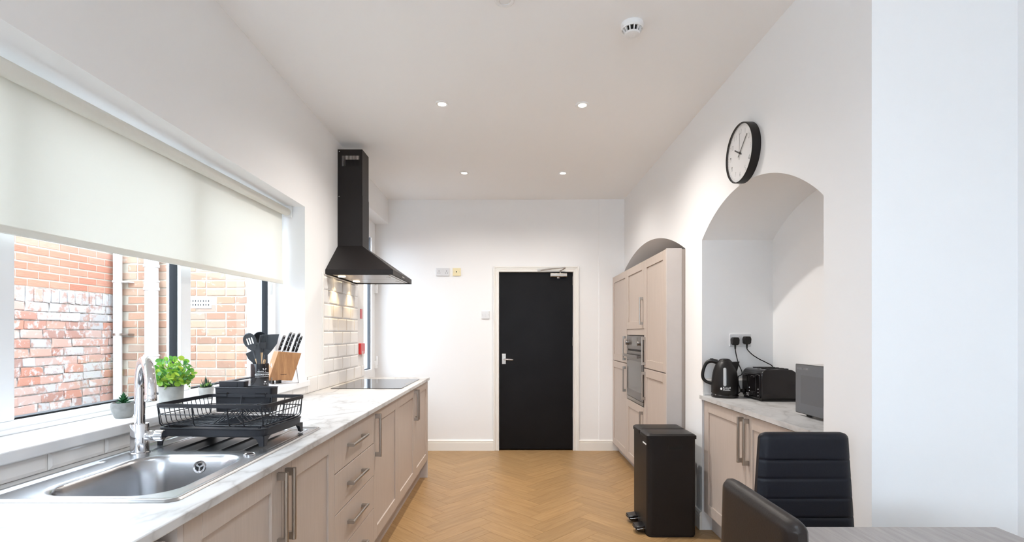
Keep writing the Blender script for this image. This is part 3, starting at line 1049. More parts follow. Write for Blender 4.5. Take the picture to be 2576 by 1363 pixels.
part('door', shaker(-0.30, 0.47, 0.163, 0.881, FXL, 1), CAB, cu, True, smooth=0)

# worktop with the sink cut-out
SX0, SX1, SY0, SY1 = -1.300, -0.794, 1.180, 2.116
wt = thing('worktop', 'long white marbled worktop running under the window', 'worktop', (-1.03, 2.1, WT0))
c0, c1, d0, d1 = SX0 + 0.02, SX1 - 0.02, SY0 + 0.02, SY1 - 0.02
xw0, xw1, yw0, yw1 = XL + 0.0005, -0.727, -0.32, 4.544


def frame_slab(x0, x1, y0, y1, hx0, hx1, hy0, hy1, z0, z1):
    mb = MB()
    o_ = [(x0, y0), (x1, y0), (x1, y1), (x0, y1)]
    i_ = [(hx0, hy0), (hx1, hy0), (hx1, hy1), (hx0, hy1)]
    vs = [(a, b, z1) for a, b in o_ + i_] + [(a, b, z0) for a, b in o_ + i_]
    fs = []
    for k in range(4):
        l = (k + 1) % 4
        fs += [(k, l, 4 + l, 4 + k), (8 + k, 12 + k, 12 + l, 8 + l), (k, 8 + k, 8 + l, l), (4 + k, 4 + l, 12 + l, 12 + k)]
    return mb.add(vs, fs)


part('slab', frame_slab(xw0, xw1, yw0, yw1, c0, c1, d0, d1, WT0, WT1), MARB, wt, True, smooth=30, bevel=0.003)

# stainless sink: one pressed sheet
def sd_rr(x, y, cx, cy, hx, hy, r):
    qx, qy = abs(x - cx) - hx + r, abs(y - cy) - hy + r
    return math.hypot(max(qx, 0), max(qy, 0)) + min(max(qx, qy), 0) - r


def sstep(a, b, x):
    t = min(1, max(0, (x - a) / (b - a)))
    return t * t * (3 - 2 * t)


def sink_z(x, y):
    d = -sd_rr(x, y, (SX0 + SX1) / 2, (SY0 + SY1) / 2, (SX1 - SX0) / 2, (SY1 - SY0) / 2, 0.028)
    z = 0.9105 + 0.006 * sstep(-0.001, 0.007, d) - 0.0035 * sstep(0.014, 0.024, d)
    b = -sd_rr(x, y, -1.022, 1.430, 0.164, 0.198, 0.085)
    z -= 0.006 * sstep(-0.012, 0.004, b) + 0.165 * sstep(0.0, 0.034, b) + 0.006 * sstep(0.03, 0.18, b)
    if y > 1.655:
        for k in range(5):
            cx = -1.192 + k * 0.0805
            g_ = -sd_rr(x, y, cx, 1.880, 0.034, 0.196, 0.028)
            z -= 0.0035 * sstep(-0.004, 0.004, g_)
    if y < 1.60:
        l = -sd_rr(x, y, -1.262, 1.38, 0.012, 0.17, 0.012)
        z -= 0.003 * sstep(-0.003, 0.004, l)
    return z


sk = thing('sink', 'stainless steel inset sink with bowl and grooved drainer in the marbled worktop', 'sink', (-1.045, 1.65, 0.91))
xs = [SX0 + (SX1 - SX0) * i / 150 for i in range(151)]
ys = [SY0 + (SY1 - SY0) * j / 250 for j in range(251)]
mb = MB()
vs = []
for y in ys:
    for x in xs:
        # pull grid corners onto the rounded outline
        dd = sd_rr(x, y, (SX0 + SX1) / 2, (SY0 + SY1) / 2, (SX1 - SX0) / 2, (SY1 - SY0) / 2, 0.028)
        px_, py_ = x, y
        if dd > 0:
            cx = min(max(x, SX0 + 0.028), SX1 - 0.028); cy = min(max(y, SY0 + 0.028), SY1 - 0.028)
            v = Vector((x - cx, y - cy)); v = v.normalized() * 0.028
            px_, py_ = cx + v.x, cy + v.y
        vs.append((px_, py_, sink_z(px_, py_)))
mb.add(vs, [(j * 151 + i, j * 151 + i + 1, (j + 1) * 151 + i + 1, (j + 1) * 151 + i) for j in range(250) for i in range(150)])
part('basin', mb, STEEL, sk, True, smooth=60)
ov = MB().lathe([(0.0, 0.001), (0.0135, 0.001), (0.014, -0.001), (0.0195, -0.0015), (0.021, 0.003), (0.0, 0.010)], (0, 0, 0), 24, 'y')
OVM = Matrix.Translation((-1.008, 1.6165, 0.878)) @ Matrix.Rotation(R(-10), 4, 'X')
ov.xf(OVM)
ovp = part('overflow', ov, CHROME, sk, True)
mb = MB()
for k in range(3):
    a = R(90 + 120 * k)
    pts = [(0.0125 * math.cos(a + R(t)), 0.0125 * math.sin(a + R(t))) for t in (-42, -20, 0, 20, 42)]
    pts = [(0.003 * math.cos(a), 0.003 * math.sin(a))] + pts
    mb.prism(pts, -0.0006, 0.0015, 'y')
mb.xf(OVM)
part('overflow_slot', mb, DARKH, ovp, True, smooth=0)
part('strainer', MB().lathe([(0.0, 0.002), (0.030, 0.003), (0.040, 0.005), (0.043, 0.0), (0.0, -0.002)], (-1.022, 1.43, 0.7385), 32), CHROME, sk, True)
part('tap_hole_cover', MB().lathe([(0.0185, 0.0), (0.0185, 0.004), (0.016, 0.006), (0.014, 0.0045), (0.0, 0.0045)], (-0.853, 1.632, 0.9125), 32), STEELD, sk, True)

# mixer tap
tp = thing('mixer_tap', 'tall chrome swan-neck mixer tap at the back rim of the sink', 'tap', (-1.236, 1.662, 0.9125))
mb = MB().lathe([(0.0, 0.0), (0.030, 0.0), (0.030, 0.004), (0.0265, 0.006), (0.0265, 0.096), (0.0255, 0.099), (0.0, 0.099)], (-1.236, 1.662, 0.9125), 32)
part('base', mb, CHROME, tp, True)
dx, dy = 0.70, -0.714
pts = [(-1.236, 1.662, 1.005), (-1.236, 1.662, 1.126)]
for k in range(1, 25):
    a = math.pi * k / 24
    r_ = 0.1 - 0.1 * math.cos(a)
    pts.append((-1.236 + dx * r_, 1.662 + dy * r_, 1.126 + 0.1 * math.sin(a)))
pts.append((pts[-1][0], pts[-1][1], 1.140 - 0.02))
sp = part('spout', MB().tube(pts, 0.0155, 20), CHROME, tp, True)
e = pts[-1]
part('aerator', MB().lathe([(0.0, -0.014), (0.0155, -0.014), (0.0163, -0.012), (0.0163, 0.004), (0.015, 0.006), (0.0, 0.006)], e, 20), CHROME, sp, True)
mb = MB().lathe([(0.0, 0.0), (0.017, 0.0), (0.017, 0.020), (0.016, 0.022), (0.016, 0.025), (0.0185, 0.027), (0.0185, 0.048), (0.016, 0.051), (0.0, 0.051)], (0, 0, 0), 24, 'x')
mb.xf(Matrix.Translation((-1.212, 1.665, 0.970)) @ Matrix.Rotation(R(8), 4, 'Z'))
part('lever_knob', mb, CHROME, tp, True)

# ---- dish rack on the drainer
RZ = R(-4)
dr = thing('dish_rack', 'dark grey wire dish rack on a raised drip tray, standing on the drainer', 'dish rack', (-1.052, 1.905, 0.9135), RZ)
zz = lambda z: z - 0.9135


def loop_pts(x0, x1, y0, y1, r, z, n=5):
    return [(x, y, z) for x, y in rrect(x0, x1, y0, y1, r, n)]


def band(x0, x1, y0, y1, r, z0, z1, t):
    a = rrect(x0, x1, y0, y1, r); b = rrect(x0 + t, x1 - t, y0 + t, y1 - t, max(r - t, 0.002))
    return MB().loft([[(x, y, z0) for x, y in a], [(x, y, z1) for x, y in a], [(x, y, z1) for x, y in b], [(x, y, z0) for x, y in b]], caps=False, closed=True)


mb = MB()
ta = rrect(-0.200, 0.200, -0.143, 0.143, 0.030)
tb = rrect(-0.193, 0.193, -0.136, 0.136, 0.026)
mb.loft([[(x, y, zz(0.947)) for x, y in tb], [(x * 0.985, y * 0.985, zz(0.943)) for x, y in tb]], caps=False)
mb.loft([[(x * 0.985, y * 0.985, zz(0.948)) for x, y in ta], [(x, y, zz(0.970)) for x, y in ta], [(x * 1.01, y * 1.013, zz(0.9715)) for x, y in ta], [(x * 1.01, y * 1.013, zz(0.975)) for x, y in ta],
         [(x, y, zz(0.975)) for x, y in tb], [(x * 0.99, y * 0.99, zz(0.955)) for x, y in tb]], caps=False)
n_ = len(tb)
mb.add([(x * 0.99, y * 0.99, zz(0.955)) for x, y in tb] + [(0, 0, zz(0.953))], [(i, (i + 1) % n_, n_) for i in range(n_)])
mb.add([(x * 0.985, y * 0.985, zz(0.948)) for x, y in ta] + [(0, 0, zz(0.948))], [(i, (i + 1) % n_, n_) for i in range(n_)])
tray = part('drip_tray', mb, RACKM, dr, smooth=40)
for sx in (-1, 1):
    for sy in (-1, 1):
        m_ = MB()
        # flared corner legs: wide where they meet the tray
        for (w0, w1, axis) in ((0.055, 0.016, 0), (0.055, 0.016, 1)):
            P = [(0, 0.0), (w1, 0.0), (w1 + 0.003, 0.012), (w1 + 0.012, 0.026), (w0 - 0.012, 0.033), (w0, 0.036), (0, 0.036)]
            if axis == 0:
                m_.prism([(sx * (0.197 - u), v) for u, v in P], sy * 0.139 - 0.003, sy * 0.139 + 0.003, 'y')
            else:
                m_.loft([[(sx * 0.196 - 0.003, sy * (0.140 - u), v) for u, v in P], [(sx * 0.196 + 0.003, sy * (0.140 - u), v) for u, v in P]])
        part('leg', m_, RACKM, dr, smooth=20)
mb = MB()
for k in range(5):
    y = -0.09 + 0.045 * k
    mb.box(-0.15, -0.04, y - 0.0015, y + 0.0015, zz(0.954), zz(0.957))
    mb.box(0.0, 0.15, y - 0.0015, y + 0.0015, zz(0.954), zz(0.957))
part('tray_rib', mb, RACKM, tray, smooth=0)
part('rim', band(-0.205, 0.205, -0.150, 0.150, 0.022, zz(1.048), zz(1.0615), 0.004), RACKM, dr, smooth=40)
mb = MB()
wr = 0.0016
for k in range(12):
    y = -0.130 + 0.260 * k / 11
    pts = [(-0.203, y, 1.055), (-0.190, y, 0.992), (-0.184, y, 0.984), (-0.03, y, 0.983)]
    if 0 < k < 11:
        pts += [(-0.010, y, 0.986), (0.012, y, 1.004), (0.030, y, 1.026), (0.045, y, 1.032), (0.062, y, 1.026), (0.080, y, 1.004), (0.098, y, 0.988), (0.115, y, 0.984)]
    else:
        pts += [(0.02, y, 0.983), (0.08, y, 0.983)]
    pts += [(0.184, y, 0.984), (0.190, y, 0.992), (0.203, y, 1.055)]
    mb.tube([(a, b, zz(c)) for a, b, c in pts], wr, 6)
part('wire', mb, RACKM, dr, smooth=60)
mb = MB()
mb.tube([(x, y, zz(z)) for x, y, z in loop_pts(-0.196, 0.196, -0.141, 0.141, 0.02, 1.022)], 0.0018, 6, closed=True)
for x in (-0.192, -0.065, 0.065, 0.120, 0.192):
    mb.tube([(x, -0.147, zz(1.055)), (x, -0.136, zz(0.990)), (x, -0.128, zz(0.981)), (x, 0.0, zz(0.9795)), (x, 0.128, zz(0.981)), (x, 0.136, zz(0.990)), (x, 0.147, zz(1.055))], 0.0025, 6)
for sx in (-1, 1):
    for sy in (-1, 1):
        mb.cyl((sx * 0.17, sy * 0.12, zz(0.955)), (sx * 0.17, sy * 0.12, zz(0.981)), 0.005, n=8)
part('basket_frame', mb, RACKM, dr, smooth=60)
mb = MB()
o1 = rrect(-0.190, 0.058, 0.153, 0.212, 0.012)
i1 = rrect(-0.187, 0.055, 0.156, 0.209, 0.010)
sc_ = lambda P, s: [((x + 0.066) * s - 0.066, (y - 0.1825) * s + 0.1825) for x, y in P]
mb.loft([[(x, y, zz(0.985)) for x, y in sc_(o1, 0.96)], [(x, y, zz(1.086)) for x, y in o1], [(x, y, zz(1.086)) for x, y in i1], [(x, y, zz(0.989)) for x, y in sc_(i1, 0.96)]], caps=True)
mb.tube([(x, y, zz(z)) for x, y, z in loop_pts(-0.191, 0.059, 0.152, 0.213, 0.012, 1.086)], 0.002, 6, closed=True)
uh = part('cutlery_holder', mb, RACKM, dr, smooth=40)
mb = MB().loft([[(x, y, zz(1.07)) for x, y in rrect(-0.184, -0.074, 0.178, 0.207, 0.006)], [(x, y, zz(1.110)) for x, y in rrect(-0.187, -0.071, 0.176, 0.209, 0.006)]])
for x in (-0.150, -0.105):
    mb.box(x - 0.001, x + 0.001, 0.1755, 0.1765, zz(1.086), zz(1.109))
part('inner_caddy', mb, RACKM, uh, smooth=30)
for x in (-0.150, 0.015):
    part('hook', MB().box(x - 0.022, x + 0.022, 0.143, 0.156, zz(1.060), zz(1.067)).box(x - 0.022, x + 0.022, 0.143, 0.1455, zz(1.050), zz(1.067)), RACKM, uh, smooth=0, bevel=0.0015)

# ---- hob and cooker hood
hb = thing('induction_hob', 'flat black glass hob set into the far end of the worktop', 'hob', (-1.04, 3.965, 0.91))
part('glass', MB().prism(rrect(-1.293, -0.781, 3.592, 4.332, 0.008), 0.9102, 0.9150), HOBG, hb, True, smooth=20, bevel=0.001)
part('touch_controls', MB().box(-0.815, -0.800, 3.86, 4.06, 0.9149, 0.9153), PRINTG, hb, True, smooth=0)

hd_ = thing('cooker_hood', 'black chimney cooker hood mounted above the hob, lamps lit', 'hood', (-1.10, 4.0, 1.742))
mb = MB()
A = [(XL + 0.001, 3.652), (-0.8546, 3.652), (-0.8546, 4.353), (XL + 0.001, 4.353)]
B = [(XL + 0.001, 3.915), (-1.156, 3.915), (-1.156, 4.094), (XL + 0.001, 4.094)]
mb.loft([[(x, y, 1.742) for x, y in A], [(x, y, 1.782) for x, y in A], [(x, y, 2.000) for x, y in B]], caps=False)
part('canopy', mb, BLACKM, hd_, True, smooth=0, bevel=0.002)
mb = MB().loft([[(x, y, 1.995) for x, y in B], [(x, y, 2.395) for x, y in B]], caps=False)
part('lower_flue', mb, BLACKM, hd_, True, smooth=0, bevel=0.0015)
# upper flue with real slots cut in both sides
mb = MB()
x0, x1, ya, yb_ = XL + 0.001, -1.158, 3.917, 4.092
ztop = 2.762
zs0, zs1 = 2.630, 2.712
xs_ = [-1.318 + 0.0108 * k for k in range(13)]
mb.box(x0, x1, yb_ - 0.0006, yb_ + 0.0006, 2.39, 2.742)
for y in (ya,):
    mb.box(x0, x1, y - 0.0006, y + 0.0006, 2.39, zs0)
    mb.box(x0, x1, y - 0.0006, y + 0.0006, zs1, ztop)
    mb.box(x0, xs_[0], y - 0.0006, y + 0.0006, zs0, zs1)
    mb.box(xs_[-1] + 0.005, x1, y - 0.0006, y + 0.0006, zs0, zs1)
    for k in range(12):
        mb.box(xs_[k] + 0.005, xs_[k + 1], y - 0.0006, y + 0.0006, zs0, zs1)
mb.box(x1 - 0.0012, x1, ya, yb_, 2.39, ztop)
part('upper_flue', mb, BLACKM, hd_, True, smooth=0)
part('screw', MB().lathe([(0, 0.001), (0.003, 0.001), (0.004, -0.001), (0, -0.001)], (-1.340, 3.914, 2.39), 10, 'y').lathe([(0, 0.001), (0.003, 0.001), (0.004, -0.001), (0, -0.001)], (-1.338, 3.916, 2.745), 10, 'y'), CHROME, hd_, True)
fl = part('filter_panel', MB().box(XL + 0.03, -0.88, 3.675, 4.330, 1.750, 1.756).box(-1.20, -0.90, 3.70, 4.0, 1.746, 1.751).box(-1.20, -0.90, 4.01, 4.31, 1.746, 1.751), HANDLE, hd_, True, smooth=0, label='silver mesh filter panel')
mb = MB()
for y in (3.85, 4.16):
    mb.box(-0.945, -0.925, y - 0.03, y + 0.03, 1.743, 1.7465)
part('filter_catch', mb, HANDLE, fl, True, smooth=0)
part('button_strip', MB().box(-0.8552, -0.8515, 3.97, 4.04, 1.757, 1.767), HANDLE, hd_, True, smooth=0, bevel=0.001, label='silver button strip')
for y in (3.815, 4.175):
    lp = part('lamp', MB().lathe([(0.0, 0.0), (0.026, 0.0), (0.028, 0.003), (0.028, 0.006), (0.0, 0.006)], (-1.285, y, 1.744), 24), LAMPH, hd_, True, label='lit warm hood lamp')
    d = bpy.data.lights.new('hood_lamp', 'SPOT'); d.energy = 5.0; d.color = (1.0, 0.74, 0.42); d.spot_size = R(95); d.spot_blend = 0.7; d.shadow_soft_size = 0.02
    l_ = bpy.data.objects.new('hood_lamp_beam', d); COL.objects.link(l_); l_.parent = hd_; l_.location = (-1.285 + 1.10, y - 4.0, -0.003); l_.rotation_euler = (0, R(-6), 0)

# ---- red safety items on the wall end
fb = thing('fire_blanket', 'red fire blanket pouch low on the wall beside the tiles', 'fire blanket', (XL, 4.525, 1.12))
part('pouch', MB().box(XL, XL + 0.022, 4.460, 4.592, 1.122, 1.222), REDP, fb, True, smooth=0, bevel=0.006)
part('pull_tape', MB().box(XL + 0.022, XL + 0.024, 4.50, 4.515, 1.100, 1.15).box(XL + 0.022, XL + 0.024, 4.54, 4.555, 1.100, 1.15), PRINTW, fb, True, smooth=0)
fs_ = thing('safety_sign', 'small red sign plate higher on the wall beside the tiles', 'sign', (XL, 4.535, 1.445))
part('plate', MB().box(XL, XL + 0.004, 4.505, 4.566, 1.446, 1.534), REDP, fs_, True, smooth=0, bevel=0.0015)

# ---- roller blind
bl = thing('roller_blind', 'half-lowered cream roller blind glowing in the kitchen window', 'blind', (-1.47, 3.26, 2.12))
M_ = Matrix.Translation((0, 3.26, 2.12)) @ Matrix.Rotation(R(0.9), 4, 'X') @ Matrix.Translation((0, -3.26, -2.12))
mb = MB().cyl((-1.459, 0.64, 2.108), (-1.459, 3.255, 2.108), 0.0255, n=28).xf(M_)
part('roller_tube', mb, BLINDB, bl, True)
mb = MB().box(-1.4850, -1.4842, 0.655, 3.245, 1.648, 2.108).xf(M_)
part('fabric', mb, BLIND, bl, True, smooth=0)
mb = MB().prism(rrect(-1.489, -1.479, 1.634, 1.660, 0.004), 0.655, 3.245, 'y')
mb.v = [(x, y, z) for x, y, z in mb.v]
mb.xf(M_)
part('bottom_bar', mb, BLINDB, bl, True, bevel=0.001)
for y0, y1 in ((0.602, 0.64), (3.255, 3.288)):
    part('bracket', MB().box(-1.485, -1.432, y0 + 0.01, y1 - 0.012, 2.075, 2.149).cyl((-1.459, y0, 2.108), (-1.459, y1, 2.108), 0.012, n=12).xf(M_), WHITEP, bl, True, smooth=30)

# ================================================================== things on the sill
def disc_leaf(r, cup, n=9):
    m_ = MB()
    vs = [(0, r * 0.75, -cup * r * 0.3)]
    for k in range(n):
        a = 2 * math.pi * k / n
        rr = r * (1 if k else 1.05)
        vs.append((rr * 0.92 * math.sin(a), r * 0.85 - rr * 0.85 * math.cos(a), cup * r * (0.2 + 0.15 * math.cos(2 * a))))
    m_.add(vs, [(0, k + 1, (k + 1) % n + 1) for k in range(n)])
    return m_


def point_leaf(l, w, t, n=6, seg=5):
    """plump pointed leaf along +y"""
    m_ = MB()
    rings = []
    for i in range(seg + 1):
        u = i / seg
        ww = w * (0.35 + 0.65 * math.sin(math.pi * min(1, u * 1.25 + 0.12)) if u < 0.55 else max(0.04, (1 - u) / 0.45)) if u < 1 else w * 0.03
        rings.append([(ww * math.cos(2 * math.pi * k / n), u * l, t * ww / w * math.sin(2 * math.pi * k / n) + 0.15 * l * u * u) for k in range(n)])
    return m_.loft(rings)


LEAFG = leaf_mat('yellow_green_leaf', [(0.0, (0.05, 0.20, 0.04)), (0.35, (0.13, 0.36, 0.05)), (0.7, (0.30, 0.52, 0.06)), (1.0, (0.50, 0.60, 0.07))])
LEAFD = leaf_mat('deep_green_succulent', [(0.0, (0.02, 0.10, 0.035)), (1.0, (0.05, 0.20, 0.07))])
LEAFP = leaf_mat('plump_green_succulent', [(0.0, (0.10, 0.26, 0.06)), (1.0, (0.30, 0.45, 0.10))])
LEAFK = leaf_mat('dark_spike_succulent', [(0.0, (0.018, 0.05, 0.035)), (1.0, (0.05, 0.10, 0.06))])


def dir_matrix(loc, d, roll=0.0):
    d = Vector(d).normalized()
    q = d.to_track_quat('Y', 'Z')
    return (Matrix.Translation(loc) @ q.to_matrix().to_4x4() @ Matrix.Rotation(roll, 4, 'Y'))


def put(name, me, parent, M):
    o = bpy.data.objects.new(name, me)
    COL.objects.link(o)
    o.parent = parent
    loc, q, s_ = M.decompose()
    o.location = loc; o.rotation_euler = q.to_euler(); o.scale = s_
    return o


# small cement pot with pointed green rosette
px, py = -1.432, 1.845
t = thing('potted_succulent', 'dark green pointed rosette succulent in a rounded grey cement pot behind the tap', 'plant', (px, py, 1.0), group='potted plants on the sill')
part('pot', MB().lathe([(0.0, 0.0), (0.024, 0.0), (0.028, 0.003), (0.035, 0.022), (0.0385, 0.042), (0.0380, 0.057), (0.0345, 0.057), (0.033, 0.047), (0.0, 0.047)], n=32), CEMENT2, t)
part('soil', MB().lathe([(0.0, 0.049), (0.0335, 0.047), (0.0, 0.044)], n=20), SOIL, t)
lm = point_leaf(0.027, 0.0065, 0.003).mesh('leaf', LEAFD, 60)
for ring, (nl, el, zc, s_) in enumerate(((9, 12, 0.050, 1.0), (8, 24, 0.056, 0.95), (7, 36, 0.063, 0.82), (6, 48, 0.070, 0.68), (5, 62, 0.077, 0.52), (3, 78, 0.083, 0.42))):
    for k in range(nl):
        a = 2 * math.pi * (k + 0.5 * (ring % 2)) / nl + rnd.uniform(-.1, .1)
        d = (math.cos(a) * math.cos(R(el)), math.sin(a) * math.cos(R(el)), math.sin(R(el)))
        put('leaf', lm, t, dir_matrix((0, 0, zc), d) @ Matrix.Scale(s_, 4))

# bushy plant in a tall pale pot
px, py = -1.428, 2.10
t = thing('potted_plant', 'bushy yellow-green artificial plant in the tallest pale cement pot', 'plant', (px, py, 1.0), group='potted plants on the sill')
part('pot', MB().lathe([(0.0, 0.0), (0.040, 0.0), (0.0425, 0.003), (0.0455, 0.086), (0.0465, 0.088), (0.0465, 0.090), (0.0425, 0.090), (0.042, 0.076), (0.0, 0.076)], n=36), CEMENT, t)
part('soil', MB().lathe([(0.0, 0.079), (0.042, 0.077), (0.0, 0.073)], n=20), SOIL, t)
leafs = [disc_leaf(r_, c_).mesh('leaf', LEAFG, 60) for r_, c_ in ((0.0115, 0.3), (0.0135, 0.45), (0.0155, 0.35), (0.009, 0.5))]
stems = MB()
C0 = Vector((0, 0, 0.140))
for k in range(46):
    a = k * 2.39996
    u = (k + 0.5) / 46
    el = math.asin(-0.55 + 1.55 * u)
    d = Vector((math.cos(a) * math.cos(el), math.sin(a) * math.cos(el), math.sin(el)))
    tip = C0 + Vector((d.x * 0.076, d.y * 0.070, d.z * 0.066)) * rnd.uniform(0.86, 1.08)
    if tip.y > 0.09: tip.y = 0.09
    if tip.x < -0.075: tip.x = -0.075
    base = Vector((d.x * 0.012, d.y * 0.012, 0.078))
    mid = (base + tip) / 2 + Vector((d.x, d.y, 0)) * 0.012 + Vector((0, 0, 0.012))
    stems.tube([base, mid, tip], 0.0009, 5)
    for j in range(5):
        f = 0.45 + 0.14 * j
        p = base * (1 - f) ** 2 + mid * 2 * f * (1 - f) + tip * f * f
        dd = (d * 0.6 + Vector((rnd.uniform(-1, 1), rnd.uniform(-1, 1), rnd.uniform(-0.5, 0.8)))).normalized()
        put('leaf', leafs[rnd.choice((0, 0, 1, 1, 2, 3))], t, dir_matrix(p, dd, rnd.uniform(-1.2, 1.2)))
for k, (sx, sz) in enumerate(((0.085, -0.02), (0.078, -0.045), (0.088, 0.012))):
    p0, p1 = Vector((0.05, 0, 0.13)), Vector((sx, -0.01 + 0.01 * k, 0.13 + sz))
    stems.tube([p0, (p0 + p1) / 2 + Vector((0.005, 0, 0.006)), p1], 0.0008, 5)
    for j in range(4):
        p = p0.lerp(p1, 0.55 + 0.15 * j)
        put('leaf', leafs[3], t, dir_matrix(p, (rnd.uniform(-1, 1), rnd.uniform(-1, 1), rnd.uniform(-1, 0.4)), 0) @ Matrix.Scale(0.7, 4))
part('stems', stems, STEMM, t)

# mixed succulents in a smaller pale pot
px, py = -1.448, 2.375
t = thing('potted_succulent', 'mixed spiky and plump succulents in a pale cement pot beyond the bushy plant', 'plant', (px, py, 1.0), group='potted plants on the sill')
part('pot', MB().lathe([(0.0, 0.0), (0.024, 0.0), (0.026, 0.003), (0.0325, 0.050), (0.0335, 0.056), (0.030, 0.056), (0.029, 0.046), (0.0, 0.046)], n=32), CEMENT, t)
part('soil', MB().lathe([(0.0, 0.050), (0.0295, 0.048), (0.0, 0.044)], n=20), SOIL, t)
spike = point_leaf(0.055, 0.0035, 0.0022).mesh('leaf', LEAFK, 60)
plump = point_leaf(0.024, 0.0075, 0.005).mesh('leaf', LEAFP, 60)
for k in range(12):
    a = k * 2.4
    el = (80, 66, 30)[k % 3] + rnd.uniform(-8, 8)
    d = (math.cos(a) * math.cos(R(el)), math.sin(a) * math.cos(R(el)), math.sin(R(el)))
    put('leaf', spike, t, dir_matrix((0.006 * math.cos(a), 0.006 * math.sin(a), 0.050), d) @ Matrix.Scale(rnd.uniform(0.7, 1.1), 4))
for cx, cy, cz in ((-0.010, -0.012, 0.056), (0.012, -0.010, 0.062), (0.006, 0.012, 0.06)):
    for k in range(9):
        a = k * 2.4; el = 15 + 8 * k
        d = (math.cos(a) * math.cos(R(el)), math.sin(a) * math.cos(R(el)), math.sin(R(el)))
        put('leaf', plump, t, dir_matrix((cx, cy, cz), d) @ Matrix.Scale(rnd.uniform(0.6, 0.85), 4))


# utensil crock and the tools in it
UX, UY = -1.468, 2.925
ck = thing('utensil_crock', 'dark cylindrical utensil crock with white lettering on the sill', 'crock', (UX, UY, 1.0))
part('body', MB().lathe([(0.0, 0.0), (0.0475, 0.0), (0.049, 0.003), (0.049, 0.133), (0.048, 0.135), (0.0465, 0.135), (0.046, 0.133), (0.046, 0.004), (0.0, 0.004)], n=48), BLACKG, ck)


def wrap(mb, r, a0, z):
    """bend flat text (xy) round a vertical cylinder; a0 = facing angle"""
    for i, (x, y, d) in enumerate(mb.v):
        a = a0 + x / r
        rr = r + d + 0.0004
        mb.v[i] = (rr * math.cos(a), rr * math.sin(a), z + y)
    return mb


A0 = R(-36)
tx = wrap(text_mb('SILICONE KITCHEN', 0.0115), 0.049, A0, 0.071)
for z_ in (0.082, 0.060):
    b = MB()
    for k in range(14):
        b.add([(-0.048 + 0.096 * k / 14, -0.0006, 0), (-0.048 + 0.096 * (k + 1) / 14, -0.0006, 0), (-0.048 + 0.096 * (k + 1) / 14, 0.0006, 0), (-0.048 + 0.096 * k / 14, 0.0006, 0)], [(0, 1, 2, 3)])
    w_ = wrap(b, 0.049, A0, z_)
    tx.add(w_.v, w_.f)
# crossed fork and spoon mark, little bowl mark
for sgn in (-1, 1):
    b = MB().add([(-0.0085 * sgn - 0.0008, -0.008, 0), (-0.0085 * sgn + 0.0012, -0.008, 0), (0.007 * sgn + 0.0012, 0.009, 0), (0.007 * sgn - 0.0012, 0.009, 0)], [(0, 1, 2, 3)])
    b.add([(0.0065 * sgn - 0.003, 0.006, 0), (0.0065 * sgn + 0.003, 0.006, 0), (0.0085 * sgn + 0.002, 0.012, 0), (0.0085 * sgn - 0.003, 0.012, 0)], [(0, 1, 2, 3)])
    w_ = wrap(b, 0.049, A0 + 0.06, 0.096); tx.add(w_.v, w_.f)
b = MB()
for k in range(10):
    u0, u1 = -0.016 + 0.0032 * k, -0.016 + 0.0032 * (k + 1)
    v0, v1 = 0.0016 * math.sin(k * 2.0) + 0.0004 * k, 0.0016 * math.sin((k + 1) * 2.0) + 0.0004 * (k + 1)
    b.add([(u0, v0 - 0.0009, 0), (u1, v1 - 0.0009, 0), (u1, v1 + 0.0009, 0), (u0, v0 + 0.0009, 0)], [(0, 1, 2, 3)])
w_ = wrap(b, 0.049, A0 - 0.42, 0.089); tx.add(w_.v, w_.f)
b = MB().add([(-0.006, 0.003, 0), (0.006, 0.003, 0), (0.004, -0.003, 0), (-0.004, -0.003, 0)], [(0, 1, 2, 3)])
w_ = wrap(b, 0.049, A0 + 0.12, 0.030); tx.add(w_.v, w_.f)
for dz in (0.020, 0.016):
    b = MB().add([(-0.008, -0.001, 0), (0.008, -0.001, 0), (0.008, 0.001, 0), (-0.008, 0.001, 0)], [(0, 1, 2, 3)])
    w_ = wrap(b, 0.049, A0 + 0.12, dz); tx.add(w_.v, w_.f)
part('lettering', tx, PRINTW, ck, smooth=0)


def utensil(name, label, base, tip, head, woodlen=0.055, twist=0.0, shaft=True):
    """base and tip in world space; head drawn in local x (width) / z (along the tool, 0 at its foot)"""
    b, e = Vector(base), Vector(tip)
    ax = (e - b).normalized()
    view = Vector((0.42, -0.90, 0.1)); view = Matrix.Rotation(twist, 3, ax) @ view
    xv = ax.cross(view).normalized() * -1
    yv = ax.cross(xv).normalized()
    M = Matrix((xv, yv, ax)).transposed().to_4x4(); M.translation = b
    t_ = thing(name, label, 'utensil', base, group='kitchen tools in the crock')
    rel = Matrix.Translation(-b) @ M
    ln = (e - b).length
    hl = 0.132 + woodlen
    part('wooden_handle', MB().cyl((0, 0, 0), (0, 0, hl), 0.0075, 0.0065, 12).xf(rel), BEECH, t_)
    hz = head(ln)
    mb = MB()
    if shaft: mb.cyl((0, 0, hl - 0.004), (0, 0, hz[1] + 0.012), 0.0078, 0.006, 12)
    mb.add(hz[0].v, hz[0].f)
    part('silicone_head', mb.xf(rel), SILIC, t_, bevel=0.0)
    return t_


def grid_plate(outline, y0, y1, curve=0.0):
    m_ = MB()
    return m_.loft([[(x, y0 - curve * x * x, z) for x, z in outline], [(x, y1 - curve * x * x, z) for x, z in outline]])


def ell(cx, cz, rx, rz, n=24):
    return [(cx + rx * math.cos(2 * math.pi * k / n), cz + rz * math.sin(2 * math.pi * k / n)) for k in range(n)]


